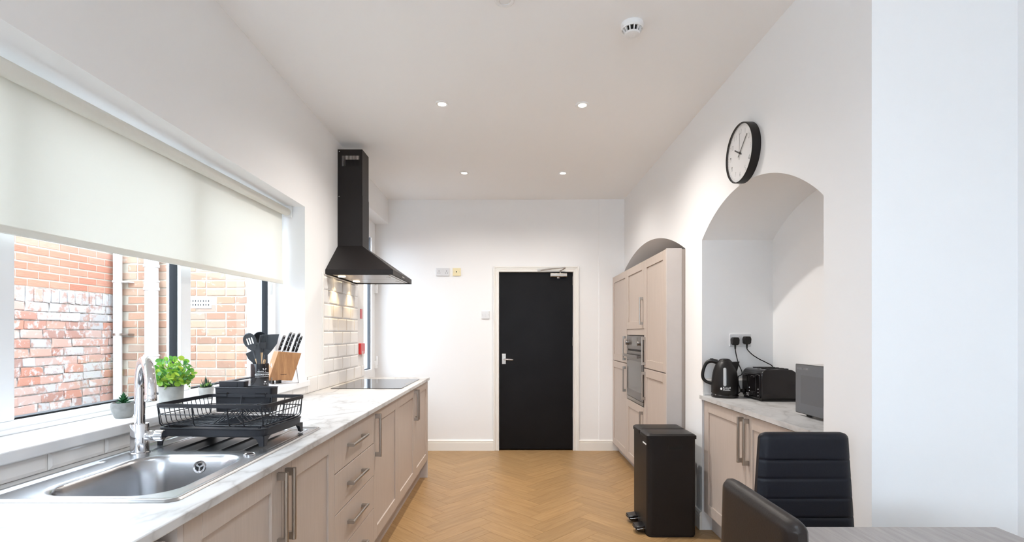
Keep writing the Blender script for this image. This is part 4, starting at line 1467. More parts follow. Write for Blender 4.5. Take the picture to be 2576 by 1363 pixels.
def head_slotted(ln):
    m_ = MB()
    z0 = ln - 0.098
    # bowl ring with three slots: strips between slots
    def rim(k): return ell(0, ln - 0.049, 0.034, 0.049)
    O = ell(0, ln - 0.046, 0.034, 0.046, 28)
    m_.loft([[(x, -0.002 + 2.6 * (x * x + (z - ln + 0.046) ** 2) * -1, z) for x, z in O], [(x * 0.93, 0.003, ln - 0.046 + (z - ln + 0.046) * 0.93) for x, z in O]], caps=False)
    for xa, xb in ((-0.034, -0.0155), (-0.0095, -0.003), (0.003, 0.0095), (0.0155, 0.034)):
        pts = []
        def zr(x): return 0.046 * math.sqrt(max(0, 1 - (x / 0.034) ** 2))
        xs2 = [xa + (xb - xa) * i / 6 for i in range(7)]
        top = [(x, ln - 0.046 + zr(x) * 0.97) for x in xs2]
        bot = [(x, ln - 0.046 - zr(x) * 0.97) for x in reversed(xs2)]
        m_.add([(x, 0.004, z) for x, z in top + bot], [tuple(range(14))])
    for xa, xb in ((-0.0155, -0.0095), (-0.003, 0.003), (0.0095, 0.0155)):
        for za, zb in ((ln - 0.090, ln - 0.066), (ln - 0.028, ln - 0.003)):
            m_.add([(xa, 0.004, za), (xb, 0.004, za), (xb, 0.004, zb), (xa, 0.004, zb)], [(0, 1, 2, 3)])
    m_.loft([[(x * s_, y, z0 - 0.025 + 0.035 * u) for x, y in ((-1, -.4), (1, -.4), (1, .5), (-1, .5))] for u, s_ in ((0, 0.008), (0.5, 0.012), (1, 0.024))] and
            [[(x * s_, y * 0.006, z0 - 0.025 + 0.04 * u) for x, y in ((-1, -.5), (1, -.5), (1, .7), (-1, .7))] for u, s_ in ((0, 0.008), (0.5, 0.011), (1, 0.024))])
    return m_, z0 - 0.02


def head_turner(w, h, slope):
    def f(ln):
        o_ = [(-w * 0.28, ln - h), (w * 0.28, ln - h), (w * 0.5, ln - h * 0.55), (w * 0.5, ln - slope), (-w * 0.5, ln), (-w * 0.5, ln - h * 0.55)]
        m_ = grid_plate(o_, -0.0025, 0.0025, 2.0)
        m_.loft([[(x * s_, y * 0.005, ln - h - 0.03 + 0.034 * u) for x, y in ((-1, -1), (1, -1), (1, 1), (-1, 1))] for u, s_ in ((0, 0.008), (1, w * 0.3))])
        return m_, ln - h - 0.03
    return f


def head_bar(w, h, t_=0.006):
    def f(ln):
        o_ = [(-w, ln - h), (w, ln - h), (w, ln - w)] + [(w * math.cos(R(a)), ln - w + w * math.sin(R(a))) for a in (30, 60, 90, 120, 150)] + [(-w, ln - w)]
        return grid_plate(o_, -t_, t_), ln - h
    return f


def head_ladle(ln):
    m_ = MB()
    prof = []
    for k in range(7):
        a = R(90 * k / 6)
        prof.append((0.040 * math.cos(a), -0.034 * math.sin(a)))
    n_ = 20
    rings = [[(r_ * math.cos(2 * math.pi * k / n_), z_ - 0.010, ln - 0.035 + r_ * math.sin(2 * math.pi * k / n_)) for k in range(n_)] for r_, z_ in prof]
    rings2 = [[(r_ * 0.93 * math.cos(2 * math.pi * k / n_), z_ * 0.9 - 0.009, ln - 0.035 + r_ * 0.93 * math.sin(2 * math.pi * k / n_)) for k in range(n_)] for r_, z_ in prof[:-1]]
    m_.loft(list(reversed(rings)) + rings2, caps=False)
    m_.cyl((0, 0, ln - 0.10), (0, -0.008, ln - 0.07), 0.0065, n=10)
    return m_, ln - 0.10


def head_brush(ln):
    m_ = MB().prism(rrect(-0.019, 0.019, -0.007, 0.007, 0.004), ln - 0.075, ln - 0.040)
    for i in range(6):
        for j in range(2):
            m_.cyl((-0.015 + 0.006 * i, -0.003 + 0.006 * j, ln - 0.041), (-0.016 + 0.0063 * i, -0.003 + 0.006 * j, ln), 0.0022, n=6)
    return m_, ln - 0.075


cz = 1.006
utensil('slotted_spoon', 'slotted charcoal spoon leaning out furthest from the knife block', (UX + 0.020, UY + 0.022, cz), (-1.482, 2.812, 1.312), head_slotted, 0.050)
utensil('turner', 'broad charcoal turner with a slanted edge leaning towards the knife block', (UX - 0.010, UY + 0.010, cz), (-1.405, 2.93, 1.316), head_turner(0.090, 0.105, 0.022), 0.030)
utensil('ladle', 'charcoal ladle upright at the back of the crock', (UX - 0.012, UY + 0.016, cz), (-1.475, 2.945, 1.318), head_ladle, 0.020)
utensil('basting_brush', 'charcoal basting brush with a long bare wooden handle, front of the crock', (UX + 0.004, UY - 0.020, cz), (-1.428, 2.885, 1.300), head_brush, 0.070, 0.2)
utensil('spatula', 'narrow charcoal spatula standing at the front of the crock', (UX + 0.014, UY - 0.008, cz), (-1.453, 2.860, 1.258), head_bar(0.012, 0.125), 0.004, shaft=False)
utensil('scraper', 'short charcoal scraper sticking out low from the crock', (UX + 0.026, UY + 0.026, cz), (-1.496, 2.868, 1.209), head_turner(0.052, 0.070, 0.004), 0.002, shaft=False)

# knife block and knives
KX, KY = -1.424, 3.115
kb = thing('knife_block', 'leaning brown wooden knife block on a wire stand at the end of the sill', 'knife block', (KX, KY, 1.0), R(42))
LEAN = 0.30
lx = lambda x, z: x + LEAN * (z - 0.09)
mb = MB()
bw, bd = 0.070, 0.044
for z0, z1 in ((0.016, 0.205),):
    mb.add([(lx(-bw, z0), -bd, z0 + 0.010), (lx(bw, z0), -bd, z0 + 0.0), (lx(bw, z0), bd, z0), (lx(-bw, z0), bd, z0 + 0.010),
            (lx(-bw, z1), -bd, z1 - 0.004), (lx(bw, z1), -bd, z1 - 0.018), (lx(bw, z1), bd, z1 - 0.018), (lx(-bw, z1), bd, z1 - 0.004)],
           [(0, 3, 2, 1), (4, 5, 6, 7), (0, 1, 5, 4), (1, 2, 6, 5), (2, 3, 7, 6), (3, 0, 4, 7)])
blk = part('block', mb, ACACIA, kb, smooth=0, bevel=0.003)
tm = MB()
for k in range(9):
    u0, u1 = -0.018 + 0.004 * k, -0.018 + 0.004 * (k + 1)
    v0, v1 = 0.0018 * math.sin(k * 2.2), 0.0018 * math.sin((k + 1) * 2.2)
    tm.add([(u0, -bd - 0.0003, v0 - 0.0015), (u1, -bd - 0.0003, v1 - 0.0015), (u1, -bd - 0.0003, v1 + 0.0015), (u0, -bd - 0.0003, v0 + 0.0015)], [(0, 1, 2, 3)])
tm.shift((lx(0.0, 0.06) + 0.004, 0, 0.058))
part('burnt_mark', tm, PRINTB, blk, smooth=0)
mb = MB()
for sx in (-1, 1):
    y_ = -0.050
    mb.tube([(lx(sx * (bw + 0.003), 0.125), 0.0, 0.125), (sx * (bw + 0.004) + 0.004 * sx, -0.062, 0.003), (sx * (bw + 0.004) + 0.004 * sx, -0.066, 0.003)], 0.0026, 8)
    mb.tube([(lx(sx * (bw + 0.003), 0.125), 0.0, 0.125), (sx * (bw + 0.004) + 0.010 * sx, 0.058, 0.003)], 0.0026, 8)
mb.tube([(-bw - 0.008, -0.064, 0.003), (bw + 0.008, -0.064, 0.003)], 0.0026, 8)
mb.tube([(-bw - 0.014, 0.058, 0.003), (bw + 0.014, 0.058, 0.003)], 0.0026, 8)
part('wire_stand', mb, CHROME, kb)
mb = MB()
for x, y in ((0.0, -0.02), (-0.03, 0.02)):
    mb.box(lx(x, 0.0) - 0.008, lx(x, 0.0) + 0.008, y - 0.03, y + 0.03, 0.0, 0.024)
part('rubber_foot', mb, BLACKP, kb, smooth=0)
KM = wloc(kb)
wd = ('first', 'second', 'third', 'fourth', 'fifth')
for k in range(5):
    x = -0.056 + 0.0272 * k
    y = (-0.010, -0.020, -0.004, -0.016, 0.002)[k]
    zt = 0.200 - 0.018 * (x + bw) / (2 * bw) - 0.003
    hl = (0.098, 0.122, 0.118, 0.124, 0.108)[k]
    org = KM @ Vector((lx(x, zt), y, zt))
    kn = thing('kitchen_knife', 'steel-capped black-handled knife, %s along the block counting from the utensil crock' % wd[k], 'knife', org, R(42), group='knives in the block')
    def H(u, w): return (LEAN * 1.05 * u + 0.05 * u * u / 0.1 + w, u)
    secs = [(0.000, 0.0085), (0.012, 0.0075), (0.030, 0.0095), (hl * 0.55, 0.0085), (hl * 0.85, 0.0105), (hl, 0.009)]
    rings = []
    for u, w in secs[1:]:
        cx = LEAN * 1.05 * u + 0.35 * u * u
        rings.append([(cx - 0.006, -w, u), (cx + 0.006, -w, u), (cx + 0.0075, 0, u), (cx + 0.006, w, u), (cx - 0.006, w, u), (cx - 0.0075, 0, u)])
    hn = part('handle', MB().loft(rings), BLACKG, kn, smooth=50)
    u = hl; cx = LEAN * 1.05 * u + 0.35 * u * u
    part('end_cap', MB().loft([[(cx - 0.0065 + 0.003 * q, -0.0098 + 0.003 * q, u + 0.008 * q), (cx + 0.0085 - 0.002 * q, -0.0098 + 0.003 * q, u + 0.006 * q), (cx + 0.0085 - 0.002 * q, 0.0098 - 0.003 * q, u + 0.006 * q), (cx - 0.0065 + 0.003 * q, 0.0098 - 0.003 * q, u + 0.008 * q)] for q in (-0.3, 1)]), CHROME, kn, label='steel end cap')
    part('bolster', MB().loft([[(-0.009, -0.0095, -0.001), (0.009, -0.0095, -0.001), (0.009, 0.0095, -0.001), (-0.009, 0.0095, -0.001)], [(-0.003, -0.0085, 0.013), (0.0105, -0.0085, 0.013), (0.0105, 0.0085, 0.013), (-0.003, 0.0085, 0.013)]]), CHROME, kn, label='steel bolster')
    part('blade', MB().box(-0.012, 0.004, -0.0008, 0.0008, -0.022, 0.0), CHROME, kn, smooth=0)
    mb = MB()
    for f in (0.35, 0.58, 0.8):
        u = hl * f; cx = LEAN * 1.05 * u + 0.35 * u * u
        mb.lathe([(0, 0.0008), (0.0026, 0.0008), (0.003, -0.001), (0, -0.001)], (cx, -0.0100, u), 10, 'y')
        mb.lathe([(0, 0.001), (0.0024, 0.001), (0.0028, -0.001), (0, -0.001)], (cx - 0.0078, 0, u), 10, 'x')
    part('rivet', mb, CHROME, hn)

# ================================================================== tall cabinets and oven in the far arch
TF = 1.157


def tall_unit(label, y0, y1, doors, extra=None):
    t_ = thing('tall_cabinet', label, 'cabinet', (1.45, (y0 + y1) / 2, 0), group='tall cabinets under the far arch')
    mb = MB()
    if extra == 'oven':
        mb.box(TF + 0.021, 1.86, y0 + 0.001, y0 + 0.017, 0.088, 1.935).box(TF + 0.021, 1.86, y1 - 0.017, y1 - 0.001, 0.088, 1.935)
        mb.box(TF + 0.021, 1.86, y0 + 0.017, y1 - 0.017, 0.088, 0.676).box(TF + 0.021, 1.86, y0 + 0.017, y1 - 0.017, 1.31, 1.935)
        mb.box(1.80, 1.86, y0 + 0.017, y1 - 0.017, 0.676, 1.31)
    else:
        mb.box(TF + 0.021, 1.86, y0 + 0.001, y1 - 0.001, 0.088, 1.935)
    part('carcass', mb, CABIN, t_, True, smooth=0)
    for (z0, z1, hy, hz0, hz1) in doors:
        d_ = part('door', shaker(y0, y1, z0, z1, TF, -1), CAB, t_, True, smooth=0, bevel=0.0012, seg=1)
        part('handle', handle_v(hy, hz0, hz1, TF, -1), HANDLE, d_, True, label='brushed nickel bar handle')
    return t_


yA, yB, yC, yD = 3.672, 4.262, 4.896, 5.556
n1 = tall_unit('beige two-door larder cabinet nearest the bin, pale side panel showing', yA, yB, [(0.093, 1.011, yB - 0.032, 0.745, 0.985), (1.020, 1.934, yB - 0.032, 1.042, 1.282)])
part('scribe_strip', MB().box(1.2685, 1.86, 3.654, 3.6705, 0.0, 1.930), CAB, n1, True, smooth=0)
part('side_panel', MB().box(TF - 0.001, 1.268, 3.650, 3.671, 0.0, 1.937), PANELW, n1, True, smooth=0, bevel=0.001)
n2 = tall_unit('beige oven housing cabinet holding the steel oven', yB, yC, [(0.093, 0.672, yB + 0.040, 0.395, 0.635), (1.352, 1.934, yB + 0.040, 1.385, 1.625)], 'oven')
part('filler_strip', MB().box(TF + 0.006, TF + 0.024, yB + 0.002, yC - 0.002, 1.297, 1.350), CAB, n2, True, smooth=0)
n3 = tall_unit('beige two-door larder cabinet against the far wall', yC, yD, [(0.093, 1.011, yC + 0.034, 0.735, 0.985), (1.020, 1.934, yC + 0.034, 1.045, 1.285)])
t = thing('plinth', 'beige kick board under the tall cabinets', 'plinth', (1.23, 4.6, 0))
part('board', MB().box(1.222, 1.238, 3.672, 5.556, 0.0, 0.087), CABIN, t, True, smooth=0)

ovn = thing('built_in_oven', 'grey steel built-in oven with glass door', 'oven', (1.45, 4.58, 0.68))
oy0, oy1 = yB + 0.020, yC - 0.020
part('case', MB().box(TF + 0.010, 1.75, oy0, oy1, 0.682, 1.292), BLACKM, ovn, True, smooth=0)
cp = part('control_panel', MB().box(TF - 0.004, TF + 0.012, oy0, oy1, 1.165, 1.290), OVENG, ovn, True, smooth=0, bevel=0.002)
part('display', MB().box(TF - 0.005, TF - 0.003, 4.48, 4.68, 1.195, 1.275), OVENGL, cp, True, smooth=0)
for y in (4.37, 4.80):
    part('knob', MB().lathe([(0.0, -0.030), (0.019, -0.030), (0.021, -0.027), (0.021, -0.004), (0.026, 0.0), (0.0, 0.0)], (TF - 0.004, y, 1.225), 24, 'x'), OVENG, cp, True)
od = part('oven_door', MB().box(TF - 0.004, TF + 0.012, oy0, oy1, 0.715, 1.148), OVENG, ovn, True, smooth=0, bevel=0.002)
part('door_glass', MB().box(TF - 0.0052, TF - 0.003, oy0 + 0.04, oy1 - 0.035, 0.785, 1.060), OVENGL, od, True, smooth=0)
mb = MB().prism(rrect(TF - 0.050, TF - 0.034, 1.092, 1.118, 0.004), oy0 + 0.03, oy1 - 0.03, 'y')
mb.v = [(x, y, z) for x, y, z in [(v[0], v[1], v[2]) for v in mb.v]]
mb.box(TF - 0.040, TF - 0.004, oy0 + 0.04, oy0 + 0.06, 1.095, 1.115).box(TF - 0.040, TF - 0.004, oy1 - 0.06, oy1 - 0.04, 1.095, 1.115)
part('handle', mb, OVENG, od, True, smooth=30)
part('lower_trim', MB().box(TF - 0.002, TF + 0.012, oy0, oy1, 0.682, 0.711), HANDLE, ovn, True, smooth=0)

# ================================================================== pedal bin
BX0, BX1, BY0, BY1 = 0.888, 1.206, 3.195, 3.565
pb = thing('pedal_bin', 'tall matt black two-lid pedal bin standing by the arched wall', 'bin', (1.047, 3.38, 0))
O = rrect(BX0, BX1, BY0, BY1, 0.035, 6)
Oi = lambda d: rrect(BX0 + d, BX1 - d, BY0 + d, BY1 - d, 0.035 - d * 0.5, 6)
mb = MB().loft([[(x, y, 0.0) for x, y in Oi(0.004)], [(x, y, 0.012) for x, y in Oi(0.004)], [(x, y, 0.014) for x, y in O], [(x, y, 0.632) for x, y in O]])
bb = part('body', mb, BLACKM, pb, True, smooth=40)
for a, b in ((BY0 - 0.003, 3.379), (3.383, BY1 + 0.003)):
    P = rrect(BX0 - 0.003, BX1 + 0.003, a, b, 0.020, 5)
    Q = rrect(BX0 + 0.012, BX1 - 0.012, a + 0.012, b - 0.012, 0.014, 5)
    part('lid', MB().loft([[(x, y, 0.632) for x, y in P], [(x, y, 0.652) for x, y in P], [(x, y, 0.662) for x, y in Q], [(x, y + 0.0, 0.665) for x, y in [((u - 1.047) * 0.8 + 1.047, (v - (a + b) / 2) * 0.6 + (a + b) / 2) for u, v in Q]]]), BLACKP, pb, True, smooth=30)
part('carry_grip', band(1.02, 1.115, 0.0, 0.040, 0.01, 0, 1, 0.004) and MB().prism(rrect(1.022, 1.116, 0.560, 0.597, 0.008), BY0 - 0.0015, BY0 + 0.004, 'y'), BLACKP, bb, True, smooth=30)
part('grip_recess', MB().prism(rrect(1.030, 1.108, 0.566, 0.582, 0.005), BY0 - 0.0022, BY0 + 0.002, 'y'), DARKH, bb, True, smooth=0)
tm = MB().box(BX0 - 0.0012, BX0 + 0.001, 3.222, 3.300, 0.588, 0.597)
part('maker_mark', tm, PRINTW, bb, True, smooth=0)
for y in (3.287, 3.472):
    p_ = part('pedal', MB().prism([(BX0 + 0.01, 0.018), (BX0 - 0.040, 0.012), (BX0 - 0.062, 0.030), (BX0 - 0.066, 0.048), (BX0 + 0.01, 0.058)], y - 0.042, y + 0.042, 'y'), BLACKG, pb, True, smooth=20, bevel=0.006)
    part('edge_strip', MB().tube([(BX0, y - 0.0435, 0.040), (BX0 - 0.045, y - 0.0435, 0.034), (BX0 - 0.062, y - 0.036, 0.034), (BX0 - 0.0665, y - 0.020, 0.034), (BX0 - 0.0665, y + 0.03, 0.034)], 0.0028, 8), CHROME, p_, True, label='chrome edge strip')

# ================================================================== appliance recess
nc = thing('base_cabinet', 'beige double-door base cabinet built into the near arched recess', 'cabinet', (1.53, 2.70, 0.13))
part('carcass', MB().box(1.290 + 0.021, 1.755, 2.060, 3.300, 0.130, 0.874), CABIN, nc, True, smooth=0)
for a, b, hy in ((2.711, 3.290, 2.742), (2.130, 2.709, 2.678)):
    d_ = part('door', shaker(a, b, 0.134, 0.868, 1.290, -1), CAB, nc, True, smooth=0, bevel=0.0012, seg=1)
    part('handle', handle_v(hy, 0.600, 0.852, 1.290, -1), HANDLE, d_, True, label='brushed nickel bar handle')
part('filler', MB().box(1.292, 1.31, 2.040, 2.128, 0.0, 0.874), CAB, nc, True, smooth=0)
t = thing('plinth', 'beige kick board under the recess cabinet', 'plinth', (1.36, 2.7, 0))
part('board', MB().box(1.352, 1.368, 2.045, 3.310, 0.0, 0.129), CABIN, t, True, smooth=0)
rw = thing('worktop', 'short white marbled worktop filling the near arched recess', 'worktop', (1.52, 2.68, 0.875))
part('slab', MB().box(1.287, NXB - 0.001, NY0 + 0.001, NY1 - 0.001, 0.875, 0.900).box(1.274, 1.288, NY0 + 0.001, NY1 + 0.012, 0.875, 0.900), MARB, rw, True, smooth=0)

# kettle
kt = thing('kettle', 'black cordless kettle with clear water gauge, on the short worktop', 'kettle', (1.396, 3.218, 0.900), R(-23))
part('power_base', MB().lathe([(0.0, 0.0), (0.080, 0.0), (0.0825, 0.004), (0.0825, 0.016), (0.078, 0.022), (0.0, 0.022)], n=40), BLACKG, kt)
body = part('body', MB().lathe([(0.0, 0.023), (0.078, 0.023), (0.0815, 0.030), (0.0810, 0.080), (0.0785, 0.120), (0.0735, 0.155), (0.0660, 0.185), (0.0560, 0.210), (0.0440, 0.230), (0.0375, 0.236), (0.0, 0.240)], n=48), BLACKP, kt, smooth=50)
part('lid', MB().lathe([(0.0375, 0.234), (0.036, 0.240), (0.028, 0.246), (0.015, 0.249), (0.0, 0.250)], n=32, caps=False), BLACKG, kt, smooth=50)
hp = [(-0.044, 0, 0.226), (-0.075, 0, 0.232), (-0.103, 0, 0.224), (-0.120, 0, 0.200), (-0.131, 0, 0.165), (-0.134, 0, 0.135), (-0.128, 0, 0.112), (-0.110, 0, 0.096), (-0.084, 0, 0.086), (-0.072, 0, 0.084)]
part('handle', MB().tube(smooth_path(hp, 5), [0.016 - 0.006 * min(1, k / 14) for k in range(46)], 14, flat=1.25).box(-0.088, -0.068, -0.008, 0.008, 0.240, 0.249), BLACKP, kt, smooth=60)
part('spout', MB().loft([[(0.058, -0.022, 0.150), (0.058, 0.022, 0.150), (0.066, 0, 0.148)], [(0.052, -0.026, 0.200), (0.052, 0.026, 0.200), (0.078, 0, 0.190)], [(0.042, -0.026, 0.229), (0.042, 0.026, 0.229), (0.087, 0, 0.232)]]), BLACKP, kt, smooth=40)
CLEAR = plain('clear_gauge_plastic', (0.45, 0.46, 0.47), 0.12)
mb = MB()
zs = [(0.030, 0.0815), (0.080, 0.0810), (0.120, 0.0785), (0.155, 0.0735), (0.185, 0.0660), (0.210, 0.0560)]


def krad(z):
    for (za, ra), (zb, rb) in zip(zs, zs[1:]):
        if za <= z <= zb: return ra + (rb - ra) * (z - za) / (zb - za)
    return 0.056


rings = []
for k in range(49):
    v = -math.cos(math.pi * k / 48)
    z = 0.1355 + 0.058 * v
    e_ = max(0.0, (abs(v) - 0.85) / 0.15)
    w = max(0.0006, 0.009 * math.sqrt(max(0, 1 - e_ * e_)))
    r0 = krad(z)
    rings.append([(-w, -math.sqrt(r0 * r0 - w * w) + 0.003, z), (w, -math.sqrt(r0 * r0 - w * w) + 0.003, z), (w, -math.sqrt(r0 * r0 - w * w) - 0.0010, z), (w * 0.6, -r0 - 0.0026, z), (-w * 0.6, -r0 - 0.0026, z), (-w, -math.sqrt(r0 * r0 - w * w) - 0.0010, z)])
mb.loft(rings)
part('water_gauge', mb, CLEAR, body, smooth=40, label='clear water gauge')
tx = wrap(text_mb('Russell', 0.0165, 'LEFT'), 0.0812, R(-98), 0.067)
w_ = wrap(text_mb('Hobbs', 0.0165, 'LEFT'), 0.0812, R(-98), 0.054); tx.add(w_.v, w_.f)
b = MB().add([(0.006 * math.cos(2 * math.pi * k / 16) - 0.010, 0.0075 * math.sin(2 * math.pi * k / 16), 0) for k in range(16)], [tuple(range(16))])
w_ = wrap(b, 0.0812, R(-98), 0.061); tx.add(w_.v, w_.f)
part('lettering', tx, PRINTW, body, smooth=0)


def plug_on(parent, x, z, name='plug'):
    mb_ = MB().prism([(x + u, z + v) for u, v in ((-0.022, -0.016), (-0.013, -0.026), (0.013, -0.026), (0.022, -0.016), (0.024, 0.010), (0.018, 0.026), (-0.018, 0.026), (-0.024, 0.010))], NY1 - 0.046, NY1 - 0.012, 'y')
    mb_.tube([(x, NY1 - 0.03, z - 0.024), (x, NY1 - 0.03, z - 0.055)], [0.0065, 0.0045], 10)
    return part(name, mb_, BLACKP, parent, True, smooth=30, bevel=0.004)


def at(px_, py_, y):
    return ((px_ - 1281) * y / 1250.0, y, CAMZ + (838 - py_) * y / 1250.0)


SZ = CAMZ - 20.5 * NY1 / 1250
s1 = at(1849.5, 858, NY1 - 0.03); s2 = at(1879, 856, NY1 - 0.03)
cd = part('power_cord', MB().tube(smooth_path([(s1[0], NY1 - 0.03, s1[2] - 0.05), at(1852, 892, 3.295), at(1858, 915, 3.295), at(1866.5, 935, 3.29), at(1864, 943, 3.285), at(1857, 948, 3.28), at(1858, 965, 3.285), at(1862, 985, 3.27), (1.470, 3.262, 0.904), (1.440, 3.245, 0.904)]), 0.0032, 8), BLACKP, kt, True, smooth=60)
plug_on(cd, s1[0], s1[2])

# four-slice toaster
ts = thing('toaster', 'gloss black four-slice toaster between kettle and microwave', 'toaster', (1.625, 3.125, 0.900))
tx0, tx1, ty0, ty1 = 1.520, 1.746, 3.000, 3.245
prof = [(tx0 + 0.006, 0.912), (tx1 - 0.004, 0.912), (tx1, 0.920), (tx1, 1.040)]
for k in range(1, 8):
    a = R(90 * k / 8); prof.append((tx1 - 0.050 + 0.050 * math.cos(a), 1.040 + 0.052 * math.sin(a)))
prof.append(((tx0 + tx1) / 2, 1.0955))
for k in range(0, 9):
    a = R(90 + 90 * k / 8); prof.append((tx0 + 0.042 + 0.040 * math.cos(a), 1.050 + 0.042 * math.sin(a)))
bd_ = part('body', MB().prism([(x, z) for x, z in prof], ty0, ty1, 'y'), BLACKG, ts, True, smooth=40, bevel=0.006)
part('base', MB().box(tx0 + 0.008, tx1 - 0.006, ty0 + 0.008, ty1 - 0.008, 0.900, 0.914), BLACKP, ts, True, smooth=0)
fp = part('lever_panel', MB().prism(rrect(ty0 + 0.010, ty1 - 0.010, 0.915, 1.062, 0.02), tx0 - 0.004, tx0 + 0.01, 'x'), BLACKG, ts, True, smooth=40, bevel=0.003)
for y in (3.055, 3.165):
    part('lever_slot', MB().box(tx0 - 0.0052, tx0 - 0.003, y - 0.004, y + 0.004, 0.955, 1.055), DARKH, fp, True, smooth=0)
    part('lever', MB().prism([(tx0 - 0.030, 1.046), (tx0 - 0.026, 1.040), (tx0 - 0.004, 1.044), (tx0 - 0.004, 1.054), (tx0 - 0.026, 1.054)], y - 0.020, y + 0.020, 'y'), BLACKG, fp, True, bevel=0.003)
    part('dial', MB().lathe([(0.0, -0.014), (0.011, -0.014), (0.013, 0.0), (0.0, 0.0)], (tx0 - 0.004, y + 0.047, 0.942), 20, 'x'), BLACKP, fp, True)
    for dz in (0.932, 0.952, 0.972):
        part('button', MB().lathe([(0.0, -0.003), (0.004, -0.003), (0.005, 0.0), (0.0, 0.0)], (tx0 - 0.004, y - 0.026, dz), 12, 'x'), CHROME, fp, True)
tm = text_mb('Russell', 0.012).xf(FACE_NX).shift((tx0 - 0.0048, 3.158, 0.934))
t2 = text_mb('Hobbs', 0.012).xf(FACE_NX).shift((tx0 - 0.0048, 3.158, 0.923)); tm.add(t2.v, t2.f)
part('lettering', tm, PRINTW, fp, True, smooth=0)
mb = MB()
for y in (3.045, 3.095, 3.150, 3.200):
    mb.box(1.575, 1.705, y - 0.012, y + 0.012, 1.080, 1.0965)
part('bread_slot', mb, DARKH, bd_, True, smooth=0)
cd = part('power_cord', MB().tube(smooth_path([(s2[0], NY1 - 0.03, s2[2] - 0.05), at(1881, 880, 3.295), at(1893, 892, 3.295), at(1910, 903, 3.29), at(1928, 912, 3.29), at(1944, 923, 3.285), (1.735, 3.278, 1.02), (1.70, 3.262, 0.93), (1.66, 3.245, 0.925)]), 0.0032, 8), BLACKP, ts, True, smooth=60)
plug_on(cd, s2[0], s2[2])

# microwave
mw = thing('microwave', 'dark-fronted microwave oven at the near end of the short worktop', 'microwave', (1.60, 2.30, 0.900))
part('case', MB().box(1.468, 1.752, 2.088, 2.520, 0.916, 1.156), MWB, mw, True, smooth=0, bevel=0.004)
part('front_frame', MB().prism(rrect(2.082, 2.526, 0.914, 1.159, 0.006), 1.456, 1.469, 'x'), BLACKG, mw, True, smooth=20)
fg = part('door_glass', MB().prism(rrect(2.085, 2.523, 0.917, 1.156, 0.004), 1.4545, 1.457, 'x'), MWG, mw, True, smooth=0)
part('window', MB().prism(rrect(2.20, 2.478, 0.965, 1.105, 0.004), 1.4540, 1.4555, 'x'), MWG2, fg, True, smooth=0)
tm = text_mb('RUSSELL HOBBS', 0.013, 'LEFT').xf(FACE_NX).shift((1.4541, 2.508, 1.136))
part('lettering', tm, PRINTG, fg, True, smooth=0)
for x in (1.50, 1.72):
    for y in (2.13, 2.48):
        part('foot', MB().cyl((x, y, 0.900), (x, y, 0.917), 0.014, 0.016), BLACKP, mw, True)

# twin socket in the recess
so = thing('wall_socket', 'white twin socket in the near recess with two black plugs in it', 'socket', (1.536, NY1, 1.216))
part('plate', MB().box(1.466, 1.610, NY1 - 0.012, NY1, 1.224, 1.309), PLATE, so, True, smooth=0, bevel=0.003)
for x in (1.527, 1.552):
    part('rocker', MB().box(x - 0.005, x + 0.005, NY1 - 0.015, NY1 - 0.011, 1.278, 1.296), PLATE, so, True, smooth=0, bevel=0.001)

# far wall plates
so = thing('wall_socket', 'white twin socket high on the far wall', 'socket', (-0.74, YB, 1.954))
part('plate', MB().box(-0.816, -0.670, YB - 0.012, YB, 1.954, 2.042), PLATE, so, True, smooth=0, bevel=0.003)
mb = MB()
for cx in (-0.785, -0.700):
    mb.box(cx - 0.003, cx + 0.003, YB - 0.0125, YB - 0.0115, 2.004, 2.012)
    for dx_ in (-0.011, 0.011):
        mb.box(cx + dx_ - 0.0035, cx + dx_ + 0.0035, YB - 0.0125, YB - 0.0115, 1.983, 1.988)
part('pin_hole', mb, DARKH, so, True, smooth=0)
for x in (-0.755, -0.730):
    part('rocker', MB().box(x - 0.005, x + 0.005, YB - 0.015, YB - 0.011, 2.008, 2.027), PLATE, so, True, smooth=0, bevel=0.001)
so = thing('outlet_plate', 'cream outlet plate with a dark centre hole, beside the high socket', 'outlet', (-0.587, YB, 1.954))
part('plate', MB().box(-0.632, -0.542, YB - 0.012, YB, 1.954, 2.042), CREAMP, so, True, smooth=0, bevel=0.003)
part('centre_hole', MB().lathe([(0, -0.0005), (0.007, -0.0005), (0.007, 0.001), (0, 0.001)], (-0.590, YB - 0.012, 1.999), 16, 'y'), DARKH, so, True)
part('screw', MB().lathe([(0, -0.001), (0.003, -0.001), (0.003, 0.001), (0, 0.001)], (-0.620, YB - 0.012, 1.999), 10, 'y').lathe([(0, -0.001), (0.003, -0.001), (0.003, 0.001), (0, 0.001)], (-0.556, YB - 0.012, 1.999), 10, 'y'), HANDLE, so, True)
so = thing('light_switch', 'white square light switch beside the black door', 'switch', (-0.262, YB, 1.474))
part('plate', MB().box(-0.308, -0.220, YB - 0.011, YB, 1.474, 1.562), PLATE, so, True, smooth=0, bevel=0.003)
part('rocker', MB().box(-0.270, -0.254, YB - 0.0145, YB - 0.010, 1.500, 1.532), PLATE, so, True, smooth=0, bevel=0.001)
part('screw', MB().lathe([(0, -0.001), (0.0035, -0.001), (0.0035, 0.001), (0, 0.001)], (-0.296, YB - 0.011, 1.518), 10, 'y').lathe([(0, -0.001), (0.0035, -0.001), (0.0035, 0.001), (0, 0.001)], (-0.232, YB - 0.011, 1.518), 10, 'y'), HANDLE, so, True)

